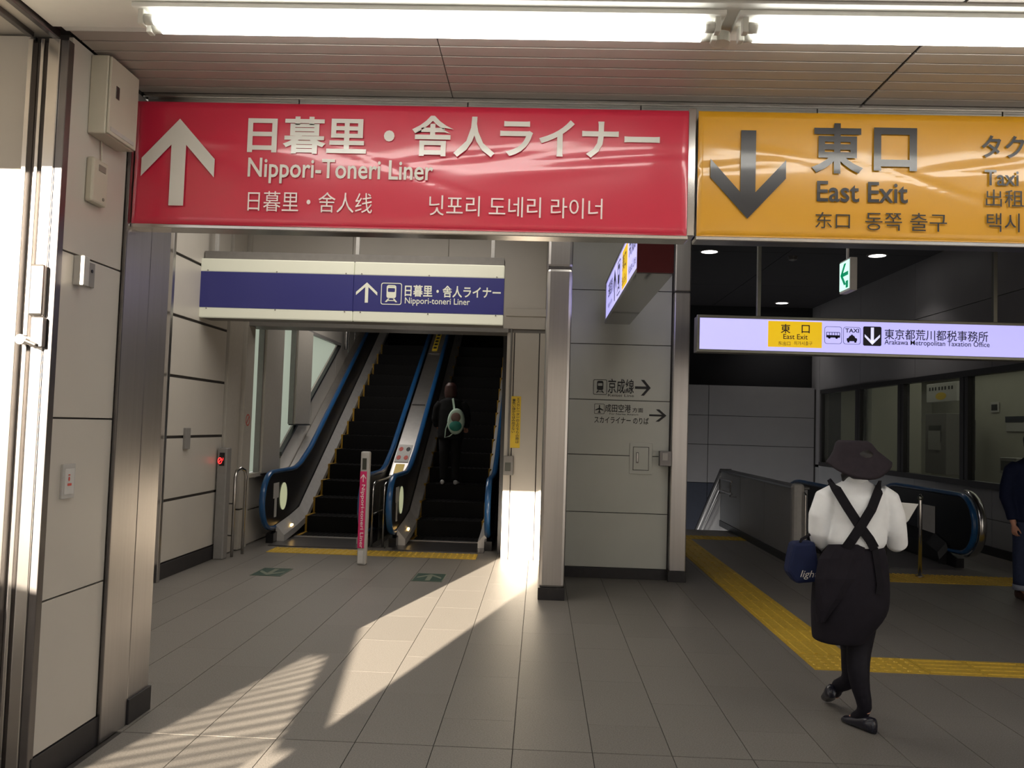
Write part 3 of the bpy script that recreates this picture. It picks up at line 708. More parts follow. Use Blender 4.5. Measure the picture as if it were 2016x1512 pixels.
MB().loft([[(c.x + r * math.cos(2 * pi * i / 16), c.y + r * math.sin(2 * pi * i / 16), z) for i in range(16)] for r, z in ((.02, 4.62), (.07, 4.64), (.09, 4.7))]).build('smoke_detector', 'housing', None, label='small dark smoke detector on the hall ceiling left of the exit sign', cat='detector')

# ================================================================== BANNERS
def banner(px0, px1, name, mm, label, ytop, ybot):
    a = P(px0, (ytop + ybot) / 2, Y=4.15); b = P(px1, (ytop + ybot) / 2, Y=4.15)
    x0, x1 = a.x, b.x; z0, z1 = 2.598, 3.232
    r = empty(name, ((x0 + x1) / 2, 4.19, z0), label, 'sign')
    box('sign_box', 'greyl', r, x0 + .01, x1 - .01, 4.165, 4.26, z0 + .005, z1 - .01)
    # wrinkled vinyl sheet
    nx, nz = 170, 36; vs = []; fs = []
    for j in range(nz + 1):
        for i in range(nx + 1):
            u = i / nx; v = j / nz; x = x0 + (x1 - x0) * u; z = z0 + (z1 - z0) * v
            w = .0028 * math.sin(x * 3.1 + z * 5) * math.sin(v * pi) + .0016 * math.sin(x * 9.3 - z * 11 + 1) * math.sin(v * pi) * math.sin(u * pi)
            for ux, vx, sl, am, wd in ((.62, .60, .35, .0035, .018), (.78, .50, .28, -.003, .03), (.90, .62, .22, .004, .02), (.50, .45, -.9, .003, .012), (.05, .55, .3, .003, .02), (.16, .66, -.35, -.003, .02)):
                d = (v - vx) * .62 - sl * (u - ux) * (x1 - x0) * .35; fall = math.exp(-((u - ux) / .12) ** 2)
                w += am * math.exp(-(d / wd) ** 2) * fall
            w = max(-.0042, min(.006, w))
            e = .010 if u in (0, 1) or v in (0, 1) else 0
            vs.append((x, 4.152 + w + e, z))
    for j in range(nz):
        for i in range(nx): q = j * (nx + 1) + i; fs.append((q, q + 1, q + nx + 2, q + nx + 1))
    MB().add(vs, fs).build('vinyl_sheet', mm, r, smooth=True)
    box('bottom_rail', 'steelb', r, x0 - .005, x1 + .005, 4.145, 4.26, z0 - .024, z0 - .003, .004)
    return r
T = 4.1455
ban = banner(262, 1355, 'direction_banner', 'red', 'red banner with a white up arrow and the words for the liner', 214, 450)
spx(ban, 'white', UP, (279, 234, 423, 405), T, name='arrow')
for s, bx in (('日暮里', (488, 230, 722, 303)), ('・', (756, 257, 777, 279)), ('舎人ライナー', (811, 232, 1299, 312))):
    tpx(s, ban, 'white', bx, T, bold=.022 if s != '・' else 0)
tpx('Nippori-Toneri Liner', ban, 'white', (488, 314, 853, 364), T, bold=.014)
tpx('日暮里・舍人线', ban, 'whitep', (488, 378, 733, 418), T)
tpx('닛포리 도네리 라이너', ban, 'whitep', (845, 388, 1186, 428), T)
ban = banner(1374, 2300, 'direction_banner', 'org', 'orange banner with a black down arrow and East Exit', 228, 467)
spx(ban, 'ink', DOWN, (1398, 257, 1547, 431), T, name='arrow')
tpx('東', ban, 'ink', (1598, 243, 1699, 342), T, bold=.026); tpx('口', ban, 'ink', (1720, 252, 1805, 337), T, bold=.03)
tpx('East Exit', ban, 'ink', (1608, 358, 1787, 399), T, bold=.014)
tpx('东口', ban, 'ink', (1605, 418, 1673, 450), T); tpx('동쪽 출구', ban, 'ink', (1703, 419, 1864, 455), T)
tpx('タクシー', ban, 'ink', (1932, 268, 2110, 312), T, bold=.02); tpx('Taxi', ban, 'ink', (1938, 335, 2005, 366), T, bold=.012)
tpx('出租车', ban, 'ink', (1940, 374, 2055, 408), T); tpx('택시', ban, 'ink', (1942, 420, 2007, 457), T)
box('banner_joint_post', 'steelb', None, .703, .742, 4.17, 4.255, 2.6, 3.25, .003, label='polished steel strip between the red and the orange banner', cat='post')

# ================================================================== JUNCTION BOX etc. on the left wall
jx = empty('junction_box', (-2.08, 3.87, 2.915), 'cream metal junction box on the left wall beside the red banner', 'box')
box('body', 'cream', jx, -2.13, -2.045, 3.738, 4.01, 2.915, 3.285, .006)
box('door', 'cream', jx, -2.043, -2.032, 3.742, 4.006, 2.92, 3.28, .003)
box('latch', 'steeld', jx, -2.032, -2.028, 3.79, 3.82, 3.10, 3.16, .002)
box('label_plate', 'greyl', jx, -2.032, -2.03, 3.76, 3.98, 2.935, 2.955)
t = empty('emergency_intercom', (-2.11, 3.83, 2.6), 'small cream wall unit hanging under the junction box', 'switch box')
box('body', 'cream', t, -2.13, -2.092, 3.745, 3.88, 2.60, 2.81, .01)
box('grille', 'creamd', t, -2.0925, -2.089, 3.79, 3.85, 2.755, 2.785, .001)
MB().disc((-2.0915, 3.84, 2.63), (0, 1, 0), (0, 0, 1), .008, .008, (.003, 0, 0), 12).build('button', 'creamd', t)
MB().tube([(-2.12, 3.86, 2.82), (-2.122, 3.85, 2.94)], .004, 6).build('cable', 'cream', None, label='thin cable between the junction box and the small cream unit', cat='cable')
t = empty('card_reader', (-2.1, 3.78, 2.2), 'sunlit small box low on the left wall beside a dark plate', 'switch box')
box('body', 'greyl', t, -2.13, -2.08, 3.69, 3.74, 2.20, 2.335, .004); box('side_plate', 'grey', t, -2.13, -2.115, 3.75, 3.85, 2.21, 2.325, .003)
MB().disc((-2.114, 3.82, 2.285), (0, 1, 0), (0, 0, 1), .008, .008, (.003, 0, 0), 12).build('key_hole', 'blackp', t)
t = empty('notice_frame', (-2.12, 3.73, 1.23), 'little framed notice with red print low on the left wall', 'notice')
box('frame', 'greyl', t, -2.13, -2.118, 3.685, 3.785, 1.235, 1.39, .002); box('notice_sheet', 'notice', t, -2.118, -2.115, 3.70, 3.772, 1.255, 1.37)
shape(t, 'redp', [rr(.3, .75, .5, .8, .01), rr(.25, .35, .7, .45, .02), circ(.4, .62, .09)], (-2.1148, 3.736, 1.31), .07, .115, '+X', .0005, 'red_print')

# ================================================================== BLUE SIGN
Y = 8.9
bs = empty('light_box_sign', (-2.1, 9, 2.68), 'dark blue light box sign with greenish lamps hanging above the escalators', 'sign')
X0, X1 = P(393, 570, Y=Y).x, P(992, 580, Y=Y).x
zt = P(690, 515, Y=Y).z; zb = P(690, 632, Y=Y).z; z1 = P(690, 541, Y=Y).z; z0 = P(690, 612, Y=Y).z
box('housing', 'housing', bs, X0 + .02, X1 - .01, Y + .05, Y + .30, zb, zt + .09)
box('housing_end', 'greyl', bs, X0, X0 + .02, Y + .02, Y + .28, zb, zt, .003)
xm = P(696, 570, Y=Y).x
for a, b in ((X0, xm - .003), (xm + .003, X1)):
    box('diffuser', 'diff', bs, a, b, Y, Y + .05, z1, zt, .01); box('diffuser', 'diff', bs, a, b, Y, Y + .05, zb, z0, .01)
    box('sign_face', 'bluel', bs, a, b, Y - .004, Y + .045, z0 + .001, z1 - .001, .001)
    for u in (.05, .5, .95):
        for z in (z0 - .012, z1 + .012): MB().disc((a + (b - a) * u, Y - .001, z), (1, 0, 0), (0, 0, 1), .008, .008, (0, -.006, 0), 8).build('screw', 'steelb', bs)
for px in (424, 703, 971):
    x = P(px, 470, Y=Y + .1).x
    box('hanger', 'greyl', bs, x - .02, x + .02, Y + .14, Y + .18, zt + .05, 4.3, .003)
YT = Y - .005
spx(bs, 'diff', THIN, (701, 556, 743, 596), YT, name='arrow')
spx(bs, 'diff', TRAINBOX + TRAIN, (750, 557, 791, 600), YT)
tpx('日暮里・舎人ライナー', bs, 'diff', (797, 563, 986, 586), YT, bold=.02); tpx('Nippori-toneri Liner', bs, 'diff', (797, 587, 925, 603), YT, bold=.008)

# ================================================================== posts by the escalators
t = empty('indicator_post', (-3.64, 9.63, 0), 'grey post with a red no-entry display beside the left wall', 'post')
box('body', 'grey', t, -3.70, -3.585, 9.56, 9.70, 0, 1.275, .012); box('display', 'blackp', t, -3.672, -3.612, 9.554, 9.56, 1.07, 1.22, .002)
x, z = P(433, 907, Y=9.55).x, P(433, 907, Y=9.55).z
shape(t, 'led', ringstrip(circ(.5, .5, .5), circ(.5, .5, .36)) + [[(.2, .3), (.3, .2), (.8, .7), (.7, .8)]], (x, 9.55, z), .052, .075, '-Y', .001, 'no_entry_symbol')
shape(t, 'led', [rr(.3, 0, .7, 1, .05)], (x + .035, 9.55, z + .02), .012, .03, '-Y', .001, 'signal_bar')
t = empty('hoop_rail', (-3.55, 10, 0), 'bent steel hoop rail behind the grey indicator post', 'railing')
MB().tube([(-3.56, 9.78, 0), (-3.56, 9.78, .92), (-3.56, 9.82, 1.0), (-3.54, 9.90, 1.03), (-3.52, 9.98, 1.0), (-3.52, 10.02, .92), (-3.52, 10.02, 0)], .019, 10).build('hoop', 'steelb', t, smooth=True)
MB().tube([(-3.7, 9.78, .62), (-3.56, 9.78, .62)], .012, 8).build('bracket', 'steelb', t); MB().tube([(-3.7, 9.78, .25), (-3.56, 9.78, .25)], .012, 8).build('bracket', 'steelb', t)
t = empty('guide_post', (-1.98, 9.6, 0), 'slim grey post with a pink panel standing before the escalators', 'post')
x0, x1 = -2.035, -1.935
box('body', 'greyl', t, x0, x1, 9.55, 9.65, 0, 1.285, .014)
box('pink_panel', 'pink', t, x0 + .002, x1 - .022, 9.542, 9.55, .19, 1.06, .002)
box('display', 'lcd', t, x0 + .022, x1 - .03, 9.544, 9.55, 1.08, 1.21, .002)
box('lower_plate', 'notice', t, x0 + .01, x1 - .03, 9.544, 9.55, .02, .16, .002)
xc = (x0 + x1 - .02) / 2
shape(t, 'whitep', THIN, (xc, 9.541, .985), .06, .09, '-Y', .001, 'arrow')
text('Nippori-toneri Liner', t, 'whitep', (xc, 9.541, .55), .72, .05, '-Y', bold=.01, rot=-90, off=.0015)
shape(t, 'led', [], (0, 0, 0), 1, 1) if False else None
# wall notices left
t = P(365, 863, X=-3.72)
box('wall_bracket', 'grey', None, -3.72, -3.69, t.y - .06, t.y + .06, t.z - .11, t.z + .11, .003, label='small grey metal plate bridging a panel joint of the left wall', cat='bracket')
q = P(487, 830, X=-3.66)
t = empty('wall_notice', (-3.65, q.y, q.z), 'faint red and white no-entry sticker on the pale wall by the window', 'notice')
box('notice_sheet', 'pillar', t, -3.661, -3.657, q.y - .1, q.y + .1, q.z - .2, q.z + .15)
shape(t, 'redp', ringstrip(circ(.5, .5, .5), circ(.5, .5, .4)) + [[(.15, .25), (.22, .18), (.85, .75), (.78, .82)]], (-3.656, q.y, q.z + .02), .15, .15, '+X', .001, 'red_symbol')
# jamb notices
Y = 10.335
a = P(1007, 780, Y=Y); b = P(1023, 882, Y=Y)
t = empty('yellow_notice', (a.x / 2 + b.x / 2, Y, b.z), 'tall yellow notice with vertical writing on the sunlit jamb', 'notice')
box('notice_sheet', 'yels', t, a.x, b.x, Y - .006, Y, b.z, a.z, .001)
w = (b.x - a.x)
text('\n'.join('エスカレーターの上り下りの際は'), t, 'inkm', (a.x + w * .72, Y - .006, (a.z * .53 + b.z * .47)), w * .36, (a.z - b.z) * .88, '-Y', bold=.01)
text('\n'.join('黄色い線からはみ出さない'), t, 'inkm', (a.x + w * .28, Y - .006, (a.z * .62 + b.z * .38)), w * .36, (a.z - b.z) * .66, '-Y', bold=.01)
a = P(992, 897, Y=Y); b = P(1010, 935, Y=Y)
t = empty('wall_intercom', ((a.x + b.x) / 2, Y, b.z), 'grey box with a push button on the jamb under the conduit', 'switch box')
box('body', 'grey', t, a.x, b.x, Y - .07, Y, b.z, a.z, .005); box('button_plate', 'lcd', t, a.x + .02, b.x - .03, Y - .074, Y - .07, b.z + .05, a.z - .08, .002)
MB().tube([((a.x + b.x) / 2 - .01, Y - .02, a.z), ((a.x + b.x) / 2 - .01, Y - .02, 2.9)], .012, 8).build('conduit', 'grey', None, label='thin vertical conduit running up the jamb', cat='conduit')

# floor markers
for (px0, px1, pya, pyb, lb) in ((508, 562, 1119, 1134, 'left dark green floor marker with a pale arrow'), (818, 872, 1128, 1147, 'right dark green floor marker with a pale upward arrow')):
    a = P((px0 + px1) / 2, pyb, Z=0); b = P((px0 + px1) / 2, pya, Z=0); l = P(px0, (pya + pyb) / 2, Z=0); r = P(px1, (pya + pyb) / 2, Z=0)
    cx, cy = (l.x + r.x) / 2, (a.y + b.y) / 2; w, h = .32, .46
    t = empty('floor_marker', (cx, cy, 0), lb, 'floor marker')
    box('marker_plate', 'mgreen', t, cx - w / 2, cx + w / 2, cy - h / 2, cy + h / 2, .0, .003)
    shape(t, 'mwhite', UP if 'right' in lb else DOWN, (cx, cy, .003), w * .8, h * .8, '+Z', .0005, 'arrow', .0005)
    shape(t, 'mwhite', ringstrip(rr(0, 0, 1, 1, .02), rr(.03, .02, .97, .98, .02)), (cx, cy, .003), w, h, '+Z', .0003, 'border', .0005)

# ================================================================== centre wall print and fittings
Y = 9.318
t = empty('wall_direction_print', (.9, Y, 1.9), 'black print with train pictogram and right arrow on the white wall', 'lettering')
spx(t, 'inkm', TRAINBOX + TRAIN, (1168, 747, 1195, 777), Y)
tpx('京成線', t, 'inkm', (1197, 746, 1248, 775), Y, bold=.01); tpx('Keisei Line', t, 'inkm', (1197, 776, 1248, 781), Y)
spx(t, 'inkm', RIGHT, (1250, 748, 1281, 779), Y, name='arrow')
t = empty('wall_direction_print', (.9, Y, 1.6), 'black print with aeroplane pictogram, the lower wall direction', 'lettering')
spx(t, 'inkm', TRAINBOX + PLANE, (1170, 795, 1190, 815), Y)
tpx('成田空港', t, 'inkm', (1191, 796, 1242, 812), Y, bold=.008); tpx('方面', t, 'inkm', (1245, 803, 1266, 812), Y, bold=.008)
tpx('For Narita Airport', t, 'inkm', (1200, 814, 1257, 818), Y)
tpx('スカイライナー のりば', t, 'inkm', (1170, 821, 1277, 834), Y, bold=.008)
spx(t, 'inkm', RIGHT, (1278, 806, 1312, 830), Y, name='arrow')
a = P(1240, 872, Y=Y); b = P(1283, 934, Y=Y)
t = empty('access_hatch', ((a.x + b.x) / 2, Y, b.z), 'white access hatch with a small lever low on the direction wall', 'hatch')
box('frame', 'panelg', t, a.x, b.x, Y - .012, Y, b.z, a.z, .003); box('groove', 'joint', t, a.x + .036, b.x - .036, Y - .0135, Y - .01, b.z + .04, a.z - .04)
box('door', 'panelg', t, a.x + .042, b.x - .042, Y - .02, Y - .01, b.z + .046, a.z - .046, .002)
box('lever', 'steelb', t, a.x + .075, a.x + .093, Y - .04, Y - .02, b.z + .13, b.z + .23, .005); box('lever_plate', 'steeld', t, a.x + .07, a.x + .098, Y - .024, Y - .02, b.z + .12, b.z + .24, .002)
a = P(1299, 888, Y=9.2); b = P(1317, 918, Y=9.2)
t = empty('column_switch_box', ((a.x + b.x) / 2, 9.2, b.z), 'small grey metal box clipped to the right steel column', 'switch box')
box('body', 'steeld', t, a.x, 1.44, 9.19, 9.29, b.z, a.z, .004); box('label_plate', 'greyl', t, a.x + .03, a.x + .085, 9.186, 9.19, a.z - .10, a.z - .02)

# ================================================================== hanging sign seen end-on
t = empty('hanging_light_box', (.79, 7.6, 2.7), 'hanging light box seen end on before the white direction wall', 'sign')
hx0, hx1, hy0, hy1, hz0, hz1 = .662, .925, 6.0, 8.95, 2.755, 3.2
box('housing', 'housing', t, hx0 + .02, hx1 - .01, hy0 + .01, hy1 - .01, hz0 + .01, hz1 - .01)
box('end_plate', 'maroon', t, hx0, hx1, hy0 - .012, hy0 + .01, hz0, hz1, .003); box('end_plate', 'greyl', t, hx0, hx1, hy1 - .01, hy1 + .01, hz0, hz1, .003)
box('underside', 'under', t, hx0, hx1, hy0, hy1, hz0 - .006, hz0 + .01)
box('sign_face', 'lav', t, hx0 + .008, hx0 + .02, hy0 + .02, hy1 - .02, hz0 + .035, hz1 - .02); box('sign_face', 'lav', t, hx1 - .012, hx1, hy0 + .02, hy1 - .02, hz0 + .035, hz1 - .02)
box('edge_rail', 'alum', t, hx0 - .002, hx0 + .02, hy0, hy1, hz0, hz0 + .034, .003); box('edge_rail', 'alum', t, hx0 - .002, hx0 + .02, hy0, hy1, hz1 - .02, hz1, .003)
shape(t, 'yeml', [rr(0, 0, 1, 1, .02)], (hx0 + .007, 6.95, 2.98), .42, .33, '-X', .001, 'yellow_field')
text('京成線', t, 'signinkd', (hx0 + .004, 6.35, 3.05), .5, .16, '-X', bold=.02, off=.002); text('Keisei Line', t, 'signinkd', (hx0 + .004, 6.35, 2.88), .5, .07, '-X', bold=.006, off=.002)
text('東口', t, 'signinkd', (hx0 + .004, 6.95, 3.03), .3, .14, '-X', bold=.01, off=.004); text('East Exit', t, 'signinkd', (hx0 + .004, 6.95, 2.88), .34, .07, '-X', off=.004)
shape(t, 'signinkd', TRAINBOX + TRAIN, (hx0 + .004, 7.45, 2.98), .3, .3, '-X', .002); shape(t, 'signinkd', UP, (hx0 + .004, 7.85, 2.98), .28, .3, '-X', .002, 'arrow')
text('日暮里線', t, 'signinkd', (hx0 + .004, 8.35, 3.04), .5, .15, '-X', bold=.02, off=.002); text('Nippori Line', t, 'signinkd', (hx0 + .004, 8.35, 2.88), .5, .07, '-X', off=.002)
shape(t, 'signinkd', RIGHT, (hx1 + .001, 7, 3), .28, .28, '+X', .002, 'arrow')
for y in (6.6, 8.3): box('hanger', 'greyl', t, .78, .81, y, y + .03, hz1, 4.3, .002)

# ================================================================== lavender sign over the hall
Y = 7.8
t = empty('light_box_sign', (3.2, 7.9, 2.4), 'long glowing lavender sign hanging over the hall on the right', 'sign')
a = P(1378, 628, Y=Y); b = P(1378, 684, Y=Y); LX0 = P(1372, 655, Y=Y).x; LX1 = 5.3; z1, z0 = a.z + .015, b.z - .015
box('housing', 'housing', t, LX0 + .01, LX1, Y + .02, Y + .2, z0 - .02, z1 + .02, .003)
box('edge_rail', 'alum', t, LX0, LX1, Y - .005, Y + .03, z1 - .002, z1 + .026, .004); box('edge_rail', 'alum', t, LX0, LX1, Y - .005, Y + .03, z0 - .026, z0 + .002, .004)
box('edge_rail', 'alum', t, LX0, LX0 + .026, Y - .005, Y + .03, z0, z1, .004)
box('sign_face', 'lav', t, LX0 + .026, LX1 - .02, Y, Y + .02, z0, z1)
for px in (1494, 1958):
    x = P(px, 550, Y=Y + .1).x; box('hanger', 'alum', t, x - .018, x + .018, Y + .08, Y + .12, z1 + .02, 4.7, .003)
YT = Y - .001
spx(t, 'yeml', [rr(0, 0, 1, 1, .01)], (1512, 633, 1618, 684), YT, name='yellow_field', off=.001)
tpx('東', t, 'signinkd', (1537, 638, 1556, 656), YT, bold=.012); tpx('口', t, 'signinkd', (1578, 640, 1594, 656), YT, bold=.012)
tpx('East Exit', t, 'signinkd', (1542, 658, 1590, 668), YT, bold=.008); tpx('东出口', t, 'signinkd', (1532, 672, 1556, 680), YT); tpx('히가시출구', t, 'signinkd', (1563, 672, 1599, 680), YT)
spx(t, 'signinkd', ringstrip(rr(0, 0, 1, 1, .14), rr(.02, .02, .98, .98, .13)) + BUS, (1623, 643, 1657, 677), YT)
spx(t, 'signinkd', ringstrip(rr(0, 0, 1, 1, .14), rr(.02, .02, .98, .98, .13)) + TAXI, (1660, 644, 1694, 678), YT); tpx('TAXI', t, 'signinkd', (1664, 647, 1691, 655), YT, bold=.02)
spx(t, 'signinkd', [rr(0, 0, 1, 1, .08)], (1699, 643, 1735, 681), YT, name='arrow_field'); spx(t, 'lavw', [[(.5, 0), (1, .45), (1, .6), (.5, .18)], [(.5, 0), (.5, .18), (0, .6), (0, .45)], [(.4, 1), (.6, 1), (.6, .1), (.4, .1)]], (1702, 645, 1732, 679), YT, name='arrow', off=.005)
tpx('東京都荒川都税事務所', t, 'signinkd', (1741, 650, 1945, 671), YT, bold=.006); tpx('Arakawa Metropolitan Taxation Office', t, 'signinkd', (1741, 671, 1948, 684), YT, bold=.006)
# exit sign
t = empty('exit_sign', (2.6, 7.25, 2.88), 'small hanging green arrow exit sign below the dark ceiling', 'sign')
p = P(1673, 508, X=2.6); q = P(1673, 568, X=2.6); r = P(1653, 570, X=2.6)
y0, y1, z0, z1 = p.y, r.y + .01, q.z, p.z
box('housing', 'greyl', t, 2.603, 2.665, y0, y1, z0 - .01, z1 + .01, .004); box('sign_face', 'exitg', t, 2.598, 2.603, y0 + .01, y1 - .01, z0 + .01, z1 - .006)
shape(t, 'green', split_arrow([[(.12, .55), (.5, .95), (.72, .95), (.42, .62), (.95, .62), (.95, .48), (.42, .48), (.72, .12), (.5, .12)]])[:0] + [[(.1, .55), (.5, .95), (.72, .95), (.32, .55)], [(.1, .55), (.32, .55), (.72, .15), (.5, .15)], [(.2, .48), (.95, .48), (.95, .62), (.2, .62)], [(.7, .02), (.95, .02), (.95, .28), (.7, .28)]], (2.598, (y0 + y1) / 2, (z0 + z1) / 2), y1 - y0 - .03, z1 - z0 - .03, '-X', .001, 'arrow')
box('hanger', 'greyl', t, 2.62, 2.64, (y0 + y1) / 2, (y0 + y1) / 2 + .02, z1, 4.7, .002)

# ================================================================== right hall furniture
t = empty('parapet', (3.27, 12.7, 0), 'grey panelled parapet wall with a black cap beside the hall floor', 'low wall')
a_ = [10.62, 12.04, 13.46, 14.88]
for k in range(3): box('panel', 'parapet', t, 3.2, 3.36, a_[k] + .004, a_[k + 1] - .004, .1, .95, .003)
box('cap', 'blackp', t, 3.18, 3.38, 10.6, 14.9, .95, .985, .006); box('kick_plate', 'base', t, 3.185, 3.375, 10.6, 14.9, 0, .1, .002)
mb = MB(); yzprism(mb, [(14.9, .98), (17.6, -.58), (17.6, -1.6), (14.9, -.1)], 3.2, 3.36); mb.build('sloped_panel', 'deck', t)
mb = MB(); yzprism(mb, [(14.88, 1.0), (17.6, -.57), (17.6, -.63), (14.88, .94)], 3.18, 3.38); mb.build('cap', 'blackp', t)
t = empty('stair_handrail', (3.1, 15, 0), 'double steel handrail along the descending stairs far back', 'railing')
for z in (.65, .85):
    MB().tube([(3.1, 13.6, z), (3.1, 14.5, z), (3.1, 17.4, z - 1.67)], .018, 8).build('handrail', 'steelb', t)
for y in (13.7, 14.5): MB().tube([(3.2, y, .6), (3.1, y, .6), (3.1, y, .86)], .012, 6).build('bracket', 'steelb', t)
t = empty('stairs', (2.4, 15, -.2), 'grey stairs descending at the far end of the guiding strip', 'stairs')
for k in range(9): box('tread', 'parapet', t, 1.65, 3.2, 14.2 + .3 * k, 14.2 + .3 * (k + 1), -.17 * (k + 1) - .15, -.17 * (k + 1) + (0 if k else .0), .004)
t = empty('newel_post', (3.16, 10.5, 0), 'pale rounded end post of the parapet left of the woman', 'post')
box('body', 'greyl', t, 3.125, 3.27, 10.42, 10.58, 0, 1.03, .045); MB().tube([(3.255, 10.36, 0), (3.255, 10.36, .90), (3.255, 10.42, .93)], .014, 8).build('side_rail', 'steelb', t)
e3 = make_esc('escalator', 4.12, 5.2, 'descending escalator with the dark rounded balustrade right of the woman', 'escalator', [(3.95, 1, False), (5.4, -1, False)], down=True)
mb = MB()
t = empty('newel_cover', (5.45, 10.8, 0), 'steel rounded end cap beyond the blue handrail of the descending escalator', 'cover')
MB().tube([(5.5, y, z) for y, z in arc(11.02, .56, .41, 265, 90, 14)], .05, 10, sq=(.5, 1)).build('end_cap', 'steelb', t, smooth=True)
box('notice_sticker', 'notice', e3, 5.368, 5.376, 11.6, 12.1, .35, .72)
for (px, py, lb) in ((1811, 1138, 'right slim steel stanchion on the yellow warning strip'), (1742, 1122, 'slim steel stanchion close behind the right elbow of the woman')):
    p = P(px, py, Z=0); p.z = .012; t = empty('stanchion', (p.x, p.y, .012), lb, 'post')
    MB().tube([(p.x, p.y, .012), (p.x, p.y, .93), (p.x, p.y, .98)], [.022, .022, .008], 12).build('pole', 'steelb', t, smooth=True)
    MB().loft([[(p.x + r * math.cos(2 * pi * i / 14), p.y + r * math.sin(2 * pi * i / 14), z) for i in range(14)] for r, z in ((.016, .90), (.03, .915), (.03, .945), (.012, .965))]).build('collar', 'alum', t, smooth=True)
    MB().disc((p.x, p.y, .013), (1, 0, 0), (0, 1, 0), .05, .05, (0, 0, .015), 16).build('base_plate', 'steelb', t)
# office things seen through the windows
def offbox(name, label, cat, m, px0, py0, px1, py1, X, d=.25):
    a = P(px0, py0, X=X); b = P(px1, py1, X=X); y0, y1 = sorted((a.y, b.y)); z0, z1 = sorted((a.z, b.z))
    t = empty(name, (X + d / 2, (y0 + y1) / 2, z0), label, cat)
    box('body', m, t, X, X + d, y0, y1, z0, z1, .01); return t, y0, y1, z0, z1
t, y0, y1, z0, z1 = offbox('office_sign', 'pale sign with a yellow oval hanging inside the office', 'sign', 'notice', 1824, 757, 1883, 789, 8.2, .08)
shape(t, 'yels', [circ(.5, .3, .18, .2)], (8.2, (y0 + y1) / 2, (z0 + z1) / 2), y1 - y0, z1 - z0, '-X', .002, 'yellow_oval')
shape(t, 'inkm', [[(x, .62), (x + .05, .62), (x + .05, .8), (x, .8)] for x in (.1, .2, .3, .42, .52, .62, .74, .84)], (8.2, (y0 + y1) / 2, (z0 + z1) / 2), y1 - y0, z1 - z0, '-X', .002, 'lettering')
t, y0, y1, z0, z1 = offbox('ticket_machine', 'grey upright machine standing inside the office behind the third window', 'machine', 'grey', 1822, 815, 1862, 935, 8.3, .5)
box('screen', 'lcd', t, 8.28, 8.3, y0 + .2, y1 - .2, z1 - .6, z1 - .25); box('control_panel', 'greyl', t, 8.27, 8.3, y0 + .2, y1 - .2, z0 + .5, z0 + .9)
t, y0, y1, z0, z1 = offbox('cabinet', 'low grey cabinet beside the machine inside the office', 'cabinet', 'grey', 1868, 826, 1884, 925, 8.9, .4)
box('door', 'greyl', t, 8.88, 8.9, y0 + .05, y1 - .05, z0 + .1, z1 - .4)
t, y0, y1, z0, z1 = offbox('poster', 'small dark picture on the office wall behind the last window', 'poster', 'notice', 1950, 792, 1966, 812, 9.57, .02)
box('picture', 'inkm', t, 9.56, 9.57, y0 + .05, y1 - .05, z0 + .05, z1 - .05)
t, y0, y1, z0, z1 = offbox('office_notice', 'wide notice with a dark heading on the office wall at the right edge', 'notice', 'notice', 1980, 820, 2016, 850, 9.57, .02)
box('heading', 'navyp', t, 9.56, 9.57, y0, y1, z1 - .12, z1)
t, y0, y1, z0, z1 = offbox('counter_screen', 'pale hooded screen on the office counter left of the man', 'screen', 'greyl', 1968, 900, 2000, 935, 7.2, .3)
box('screen', 'lcd', t, 7.19, 7.2, y0 + .05, y1 - .05, z0 + .05, z1 - .05)
# ---- PEOPLE
def remesh(mb, name, m, parent, vox=.007, sm=6, **kw):
    o = mb.build('tmp', m, None, loc=(0, 0, 0))
    r = o.modifiers.new('r', 'REMESH'); r.mode = 'VOXEL'; r.voxel_size = vox
    if sm: q = o.modifiers.new('q', 'SMOOTH'); q.iterations = sm; q.factor = .5
    dg = bpy.context.evaluated_depsgraph_get(); me = bpy.data.meshes.new_from_object(o.evaluated_get(dg)); me.name = name
    old = o.data; bpy.data.objects.remove(o); bpy.data.meshes.remove(old)
    zs = [v.co.z for v in me.vertices]; cx = sum(v.co.x for v in me.vertices) / len(zs); cy = sum(v.co.y for v in me.vertices) / len(zs)
    c = Vector((cx, cy, min(zs))); me.transform(Matrix.Translation(-c))
    for p in me.polygons: p.use_smooth = True
    if not me.materials: me.materials.append(M[m])
    o = bpy.data.objects.new(name, me); COL.objects.link(o)
    if parent is not None: o.parent = parent; o.location = c - wloc(parent)
    else: o.location = c
    return tag(o, **kw)
def ering(c, rx, ry, n=24, z=None, tilt=0, p=1.0, dip=0, wob=0, seed=0):
    out = []
    for i in range(n):
        a = 2 * pi * i / n; ca, sa = math.cos(a), math.sin(a)
        k = 1 + wob * math.sin(3 * a + seed) + wob * .7 * math.sin(5 * a + seed * 2)
        x = rx * math.copysign(abs(ca) ** p, ca) * k; y = ry * math.copysign(abs(sa) ** p, sa) * k
        out.append(Vector((c[0] + x, c[1] + y, c[2] + tilt * x - dip * max(0, -sa) ** 1.5)))
    return out
